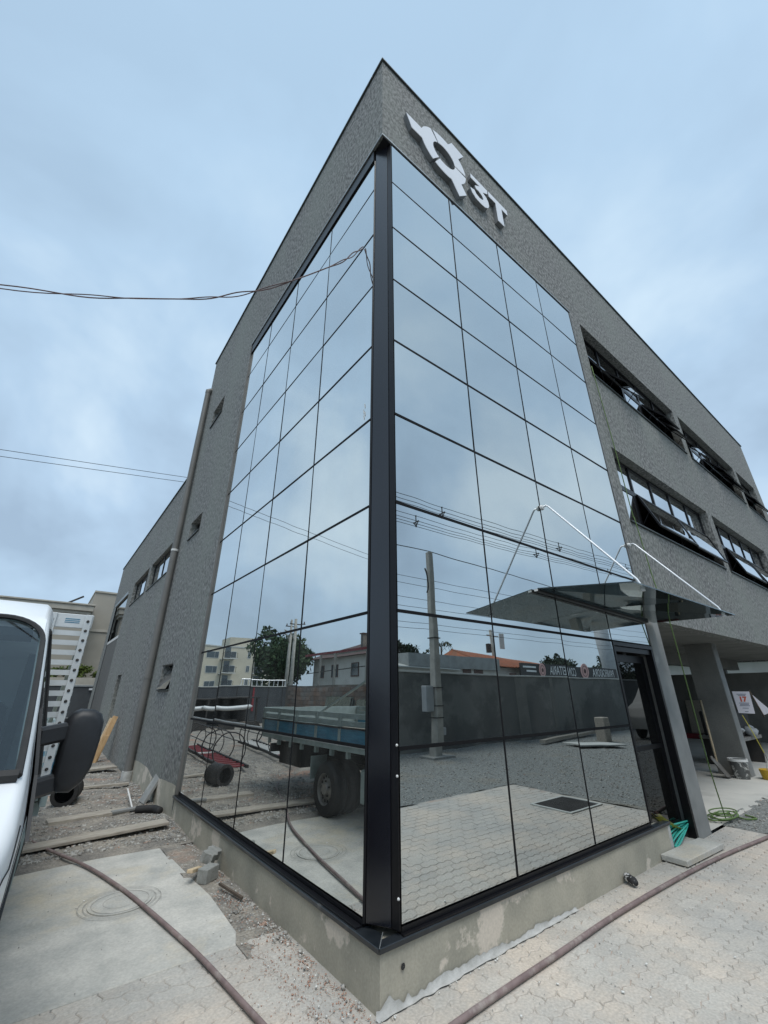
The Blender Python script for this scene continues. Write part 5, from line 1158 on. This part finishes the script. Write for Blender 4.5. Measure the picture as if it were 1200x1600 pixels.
for z in (1.7, 1.25, .95, 3.0): MB().box(6.86 - .135, 6.86 + .135, -6.735, -6.465, z, z + .025).build('strap', M['chassis'], pl)
MB().tube(smoothpath([(6.72, -6.6, 4.95), (6.60, -6.55, 5.1), (6.62, -6.5, 4.9), (6.66, -6.5, 4.55), (6.60, -6.5, 4.35)], 6), .022, 6).build('cable_tail', M['wire'], pl)
MB().box(6.5, 7.3, -6.9, -6.3, -.02, .05).build('base_slabs', M['block'], pl, bev=.01)
# boards, stump by the wall
tag(MB().box(-.8, .8, -.5, .5, 0, .04, Matrix.Translation((12.5, -5.3, .06)) @ Matrix.Rotation(R(28), 4, 'Z') @ Matrix.Rotation(R(2), 4, 'X')).build('white_board', M['cap'], bev=.004), 'flat white board lying on the gravel, mirrored at the right edge of the glass', 'board')
tag(MB().box(14.1, 14.45, -6.0, -5.7, 0, .78).build('timber_crate', M['wood'], bev=.02), 'upright weathered timber block standing on the gravel before the wall', 'timber block')
tag(MB().bar((11.6, -6.6, .10), (16.2, -7.2, .14), .2, .09).build('timber', M['wood']), 'long brown timber lying at the foot of the dark boundary wall', 'timber')

# ------------------------------------------------------------------ neighbours
nb = thing('neighbour_building', 'low beige building with stepped cornice behind the truck', 'building', (-5, 27, 0))
MB().box(-4.6, -0.75, 24.5, 33, -.06, 5.35).build('wall', M['beige'], nb)
MB().box(-4.65, -0.62, 24.36, 33, 5.352, 5.50).box(-4.7, -0.55, 24.26, 33, 5.502, 5.78).box(-4.72, -.5, 24.2, 33, 5.782, 5.86).build('cornice', M['beige2'], nb, bev=.01)
MB().add([(-4.6, 24.6, 5.87), (-1.6, 24.6, 5.87), (-1.6, 33, 5.87), (-4.6, 33, 5.87), (-4.6, 28, 6.35), (-3.2, 28, 6.35)], [(0, 1, 5, 4), (1, 2, 5), (2, 3, 4, 5), (3, 0, 4)]).build('roof', M['metalroof'], nb)
rt_ = MB()
for k in range(12): rt_.bar((-4.5 + k * .25, 24.62, 5.89), (-4.5 + k * .11, 27.9, 6.37), .05, .025)
rt_.build('roof_ribs', M['metalroof'], nb)
MB().tube([(-1.9, 25, 5.8), (-1.1, 25, 6.35)], .05, 6).build('chimney_pipe', M['chassis'], nb)
MB().box(-0.60, 9, 25.6, 33, -.06, 6.75).build('side_block', M['beige'], nb)
MB().box(-0.63, 9, 25.55, 25.6, 4.65, 4.78).box(-0.64, 9, 25.54, 33, 6.752, 6.84).build('side_band', M['beige2'], nb)
pw = bwall('planter_wall', -3.2, 1.2, 23.6, 23.8, 2.28, M['beige2'], 'low beige planter wall with bushes in front of the neighbouring building', False)
gg = thing('yard_gate', 'dark slate metal gate with white latches at the end of the passage', 'gate', (0.0, 22.8, 0))
MB().box(-1.0, .40, 22.80, 22.86, .05, 1.86).build('leaf', M['gate'], gg); MB().box(.42, .50, 22.76, 22.9, 0, 2.0).build('post', M['drip'], gg)
MB().box(-1.0, .40, 22.76, 22.88, 1.87, 1.93).build('top_rail', M['drip'], gg); MB().box(-.98, .38, 22.78, 22.799, .55, .60).build('mid_rail', M['drip'], gg)
MB().box(.05, .34, 22.72, 22.79, 1.72, 1.80).build('latch', M['chrome'], gg); MB().box(.25, .36, 22.72, 22.79, 1.2, 1.42).build('latch', M['chrome'], gg)

def leaves(name, centers, radii, n, size, m_, parent, seed=0, droop=.3):
    r_ = np.random.default_rng(seed); C_ = np.array(centers, float); R_ = np.array(radii, float); p = R_ ** 2 / (R_ ** 2).sum()
    k = r_.choice(len(C_), n, p=p); d = r_.normal(size=(n, 3)); d /= np.linalg.norm(d, axis=1)[:, None]
    rad = R_[k] * (r_.random(n) ** .33) * (0.82 + .36 * r_.random(n)); c = C_[k] + d * rad[:, None] * np.array([1, 1, .8])
    a = r_.normal(size=(n, 3)); a /= np.linalg.norm(a, axis=1)[:, None]; b = np.cross(a, r_.normal(size=(n, 3))); b /= np.linalg.norm(b, axis=1)[:, None]
    s_ = size * (0.6 + .8 * r_.random(n))[:, None]; v = np.stack([c - a * s_, c - b * s_ * .45, c + a * s_, c + b * s_ * .45], 1).reshape(-1, 3)
    f = np.arange(n * 4).reshape(-1, 4); o = mesh_np(name, v - np.array(parent['_w']), f, m_); o.parent = parent; o['_w'] = parent['_w']; return o
def tree(x, y, h, w, n, size, label, m_='leaf', seed=0, group=None, trunk=.3, name='tree', z0=0):
    t = thing(name, label, 'tree', (x, y, z0), group); r_ = random.Random(seed); b_ = MB(); hb = z0 + h * trunk
    b_.tube([(x, y, z0 - .05), (x + .1, y, hb * .6 + z0 * .4), (x - .05 * w, y + .05, hb + .1 * h)], [w * .05, w * .04, w * .03], 8)
    cs, rs = [], []
    for k in range(7 if n > 3000 else 5):
        a = r_.uniform(0, 6.28); rr = r_.uniform(.1, .36) * w; zc = hb + r_.uniform(.18, .78) * (h - hb + z0); c = (x + rr * math.cos(a), y + rr * math.sin(a), zc)
        cs.append(c); rs.append(r_.uniform(.17, .27) * w); b_.tube([(x, y, hb), ((x + c[0]) / 2, (y + c[1]) / 2, (hb + zc) / 2 + .1), c], [w * .025, w * .015, w * .006], 5)
    for c, q in list(zip(cs, rs)):
        for _ in range(5 if n > 3000 else 3):
            d = Vector((r_.gauss(0, 1), r_.gauss(0, 1), r_.gauss(0, .7))).normalized() * q * .9; cs.append((c[0] + d.x, c[1] + d.y, c[2] + d.z)); rs.append(q * r_.uniform(.3, .55))
    b_.build('trunk', M['bark'], t, smooth='all'); leaves('crown', cs, rs, n, size, M[m_], t, seed)
    return t
def bush(x, y, z, w, n, label, seed):
    t = thing('bush', label, 'bush', (x, y, z)); r_ = random.Random(seed); cs = [(x + r_.uniform(-.4, .4) * w, y + r_.uniform(-.15, .15), z + r_.uniform(.2, .55) * w) for _ in range(7)]
    b_ = MB()
    for c in cs: b_.tube([(x, y, z - .1), c], .015, 4)
    b_.build('stems', M['bark'], t); leaves('foliage', cs, [w * .22] * 7, n, .07, M['leaf2'], t, seed)
bush(-0.45, 24.0, 2.2, 1.1, 900, 'yellowish green bush on the planter wall, beside the gate post', 3)
bush(-1.5, 24.0, 2.2, .8, 500, 'darker low bush on the planter wall, nearer the truck headboard', 5)
bush(.55, 24.1, 2.2, .9, 500, 'bush on the planter wall half hidden by the wing', 8)

# mirrored in the left glass
tree(-17.6, 39.0, 7.0, 8.8, 10000, .22, 'large dark spreading tree beyond the slate wall, mirrored in the left glass', 'leaf', 4, trunk=.22)
for i, (x, y) in enumerate(((-15.2, 33.5), (-14.9, 32.0))):
    t = thing('street_pole', ['farther of two slim concrete poles in front of the big tree', 'nearer of two slim concrete poles in front of the big tree'][i], 'pole', (x, y, 0))
    MB().tube([(x, y, -.05), (x, y, 7.75 - .15 * i)], [.19, .11], 10).build('shaft', M['pole'], t, smooth='all'); MB().box(x - .6, x + .6, y - .04, y + .04, 7.1, 7.18).build('crossarm', M['chassis'], t)
    MB().tube(smoothpath([(x, y, 5.6), (x + .6, y - .5, 6.2), (x + 1.6, y - 1.2, 6.4)], 5), .05, 6).build('lamp_arm', M['pole'], t)
    for s_ in (-.5, 0, .5): MB().tube([(x + s_, y, 7.18), (x + s_, y, 7.36)], .05, 6).build('insulator', M['tiledark'], t)
ap = thing('apartment_building', 'cream apartment block with balconies, mirrored in the lower left panes', 'apartment building', (-25, 82, 0))
def facade(t, x0, x1, y, z0, floors, fh, cols, m_wall, depth=9, seed=0, ww=1.3, wh=1.2):
    MB().box(x0, x1, y, y + depth, -.06, z0 + floors * fh + .4).build('wall', m_wall, t); MB().box(x0 - .1, x1 + .1, y - .1, y + depth, z0 + floors * fh + .401, z0 + floors * fh + .6).build('roof_edge', M['cap'], t)
    for f in range(floors):
        for c in range(cols):
            xc = x0 + (c + .5) * (x1 - x0) / cols; z = z0 + f * fh + 1.0; w = ww if (c + seed) % 3 else ww * .4
            fr_ = MB().box(xc - w / 2, xc + w / 2, y - .05, y - .001, z, z + wh).build('window', M['cap'], t)
            MB().box(xc - w / 2 + .07, xc - .02, y - .06, y - .051, z + .07, z + wh - .07).box(xc + .02, xc + w / 2 - .07, y - .06, y - .051, z + .07, z + wh - .07).build('pane', M['winglass'], fr_)
facade(ap, -36, -17.5, 80, -1.0, 4, 2.5, 6, M['cream'], seed=1, ww=1.7)
for f in range(4):
    for x in (-31.0, -24.5):
        z = -1.0 + f * 2.5 + .75
        bl = MB().box(x - 1.3, x + 1.3, 78.7, 79.99, z, z + .14).build('balcony', M['cap'], ap); r_ = MB()
        for k in range(14): r_.box(x - 1.28 + k * .195, x - 1.25 + k * .195, 78.72, 78.75, z + .14, z + 1.05)
        r_.box(x - 1.3, x + 1.3, 78.70, 78.76, z + 1.05, z + 1.10).build('railing', M['chassis'], bl); MB().box(x - .6, x + .6, 79.95, 79.995, z + .15, z + 2.2).build('balcony_door', M['winglass'], ap)
MB().box(-30, -25, 81, 86, 9.6, 11.3).build('stair_tower', M['cream'], ap)
a2 = thing('apartment_building', 'second cream block at the far left behind the first, lower roofline', 'apartment building', (-14, 100, 0))
facade(a2, -22, -8, 100, -1.0, 3, 2.8, 5, M['housewhite'], seed=0, ww=1.5)
MB().add([(-22.3, 99.7, 8.0), (-7.7, 99.7, 8.0), (-7.7, 109, 8.0), (-22.3, 109, 8.0), (-20, 104, 9.8), (-10, 104, 9.8)], [(0, 1, 5, 4), (1, 2, 5), (2, 3, 4, 5), (3, 0, 4)]).build('roof', M['tiledark'], a2)
hs = thing('chimney_house', 'pale house with dark hipped roof and brick chimney beyond the lean-to', 'house', (-22, 33, 0))
MB().box(-27, -19.5, 27, 37, -.06, 4.6).build('wall', M['housewhite'], hs)
MB().add([(-27.6, 26.4, 4.6), (-18.9, 26.4, 4.6), (-18.9, 37.6, 4.6), (-27.6, 37.6, 4.6), (-23.2, 30, 6.2), (-23.2, 34, 6.2)], [(0, 1, 4), (1, 2, 5, 4), (2, 3, 5), (3, 0, 4, 5), (3, 2, 1, 0)]).build('roof', M['tiledark'], hs)
chm = MB().box(-21.2, -20.8, 30.3, 30.7, 5.2, 6.65).build('chimney', M['brick'], hs); MB().box(-21.3, -20.7, 30.2, 30.8, 6.651, 6.74).build('cap', M['tiledark'], chm)
for y in (29, 32.2, 34.6): 
    fr_ = MB().box(-19.499, -19.44, y, y + 1.1, 2.9, 4.0).build('window', M['tiledark'], hs); MB().box(-19.439, -19.43, y + .08, y + 1.02, 2.98, 3.92).build('pane', M['winglass'], fr_)
# mirrored in the right glass: low houses, bakery sign, far trees
h1 = thing('metal_roof_house', 'low white building with weathered metal roof beyond the boundary wall', 'house', (18, -20, 0))
MB().box(11, 24, -24, -18, -.06, 3.0).build('wall', M['housewhite'], h1); MB().box(15.5, 24.2, -24.2, -17.8, 3.001, 3.75).build('roof', M['metalroof'], h1)
MB().add([(10.8, -17.7, 2.9), (20, -17.7, 2.9), (20, -21, 3.5), (10.8, -21, 3.5), (10.8, -17.7, 2.96), (20, -17.7, 2.96), (20, -21, 3.56), (10.8, -21, 3.56)], [(0, 1, 2, 3), (7, 6, 5, 4), (0, 4, 5, 1), (1, 5, 6, 2), (2, 6, 7, 3), (3, 7, 4, 0)]).build('awning', M['cap'], h1)
for x in (20.5, 21.6, 25.5): MB().box(x, x + .8, -17.99, -17.95, 2.3, 3.6 if x < 25 else 2.9).build('poster', M['tiledark'], h1)
h2 = thing('orange_roof_house', 'long house with orange tiled roof behind the bakery sign', 'house', (30, -22, 0))
MB().box(24.3, 38, -27, -18.9, -.06, 3.3).build('wall', M['housewhite'], h2)
MB().add([(24.2, -18.5, 3.35), (38.4, -18.5, 3.15), (38.4, -23, 4.0), (24.8, -23, 4.75), (24.2, -27.4, 3.35), (38.4, -27.4, 3.15)], [(0, 1, 2, 3), (3, 2, 5, 4), (0, 3, 4), (1, 5, 2)]).build('roof', M['tile'], h2)
ct = MB()
for k in range(46): 
    t = k / 45; ct.bar((24.25 + 14.1 * t, -18.48, 3.37 - .2 * t), (24.82 + 13.5 * t, -23, 4.77 - .75 * t), .10, .05)
ct.build('tile_courses', M['tile'], h2)
bs = thing('bakery_sign', 'long black bakery signboard reading PANIFICADORA CONFEITARIA, mirrored above the boundary wall', 'sign', (34, -18, 2.4))
MB().box(26.9, 42.2, -18.1, -18.0, 2.45, 3.60).build('board', M['signblack'], bs)
X_, Z_ = (-1, 0, 0), (0, 1, 0)
text('PANIFICADORA', 0.92, (39.6, -17.99, 3.12), X_, Z_, M['signwhite'], bs, sx_=.62)
text('CONFEITARIA', 0.92, (32.9, -17.99, 3.12), X_, Z_, M['signwhite'], bs, sx_=.70)
for k in range(2): MB().box(27.2 + .4 * k, 28.7, -17.995, -17.985, 3.28 - .28 * k, 3.40 - .28 * k).build('small_print', M['signwhite'], bs)
for x, r_ in ((29.6, .50), (36.4, .62)):
    dd = MB().lathe([(.001, .03), (r_, .03), (r_, 0)], (x, -17.995, 3.16 if r_ < .6 else 3.28), 26, axis='y').build('disc', M['pink'], bs)
    MB().lathe([(r_ * .62, .036), (r_ * .70, .036)], (x, -17.995, 3.16 if r_ < .6 else 3.28), 26, axis='y').build('ring', M['tiledark'], dd)
    MB().lathe([(.001, .036), (r_ * .3, .036)], (x, -17.995, 3.16 if r_ < .6 else 3.28), 12, axis='y').build('emblem', M['tiledark'], dd)
up_ = thing('utility_pole', 'leaning concrete utility pole with transformer and small sign boards beyond the metal roofs', 'pole', (32.4, -25, 0))
MB().tube([(32.9, -25, -.05), (32.4, -25, 7.2)], [.26, .15], 10).build('shaft', M['pole'], up_, smooth='all'); MB().box(31.8, 33.6, -25.05, -24.95, 6.6, 6.7).build('crossarm', M['pole'], up_)
MB().box(33.9, 34.6, -25.1, -25.0, 5.5, 7.0).build('board', M['cap'], up_); MB().lathe([(.001, -.4), (.25, -.4), (.25, .4), (.001, .45)], (31.9, -25, 5.4), 12).build('transformer', M['chassis'], up_)
wt = thing('water_tower', 'tall slim grey water tower rising beyond the trees', 'water tower', (55.5, -25, 0))
MB().tube([(55.5, -25, -.05), (55.5, -25, 11.5)], .85, 20).build('shaft', M['boxg'], wt, smooth='all'); MB().tube([(55.5, -25, 11.5), (55.5, -25, 11.8)], .95, 20).build('cap', M['cap'], wt)
ordn = ['first', 'second', 'third', 'fourth', 'fifth', 'sixth', 'seventh', 'eighth', 'ninth', 'tenth', 'eleventh', 'twelfth', 'thirteenth', 'fourteenth']
for k, (x, y, h, w) in enumerate(((30, -46, 7.2, 9), (37, -47, 7.9, 9), (43, -48, 7.2, 9), (49, -47, 7.4, 8), (56, -50, 6.8, 9), (64, -48, 6.8, 9), (74, -46, 7.6, 10), (82, -45, 8.4, 10), (90, -44, 8.8, 11), (99, -45, 9.4, 12), (109, -46, 8.8, 12), (120, -46, 9, 13))):
    tree(x, y, h, w, 2600, .36, ordn[k] + ' dark tree from the street corner in the distant row beyond the low houses', 'leaffar', 20 + k, 'distant trees', trunk=.02)
pt = thing('palm_tree', 'thin wispy palm standing above the low metal roofs', 'palm tree', (17.2, -19.5, 0))
pt.location = (27.2, -27, 0); pt['_w'] = (27.2, -27.0, 0.0)
MB().tube([(27.2, -27, 0), (27.3, -27, 5.3)], [.14, .09], 8).build('trunk', M['bark'], pt, smooth='all')
for kk in range(9):
    a = kk * .7; L_ = 1.3; pts = [(27.3 + math.cos(a) * L_ * t, -27 + math.sin(a) * L_ * t, 5.3 + .7 * math.sin(t * 2.6) - .5 * t * t) for t in (0, .25, .5, .75, 1)]
    fb = MB().tube(pts, .02, 4)
    for p in pts[1:]:
        for s_ in (-1, 1): fb.add([p, (p[0] + math.sin(a) * .35 * s_, p[1] - math.cos(a) * .35 * s_, p[2] - .3), (p[0] + math.cos(a) * .25, p[1] + math.sin(a) * .25, p[2] - .02)], [(0, 1, 2)])
    fb.build('frond', M['leaffar'], pt)
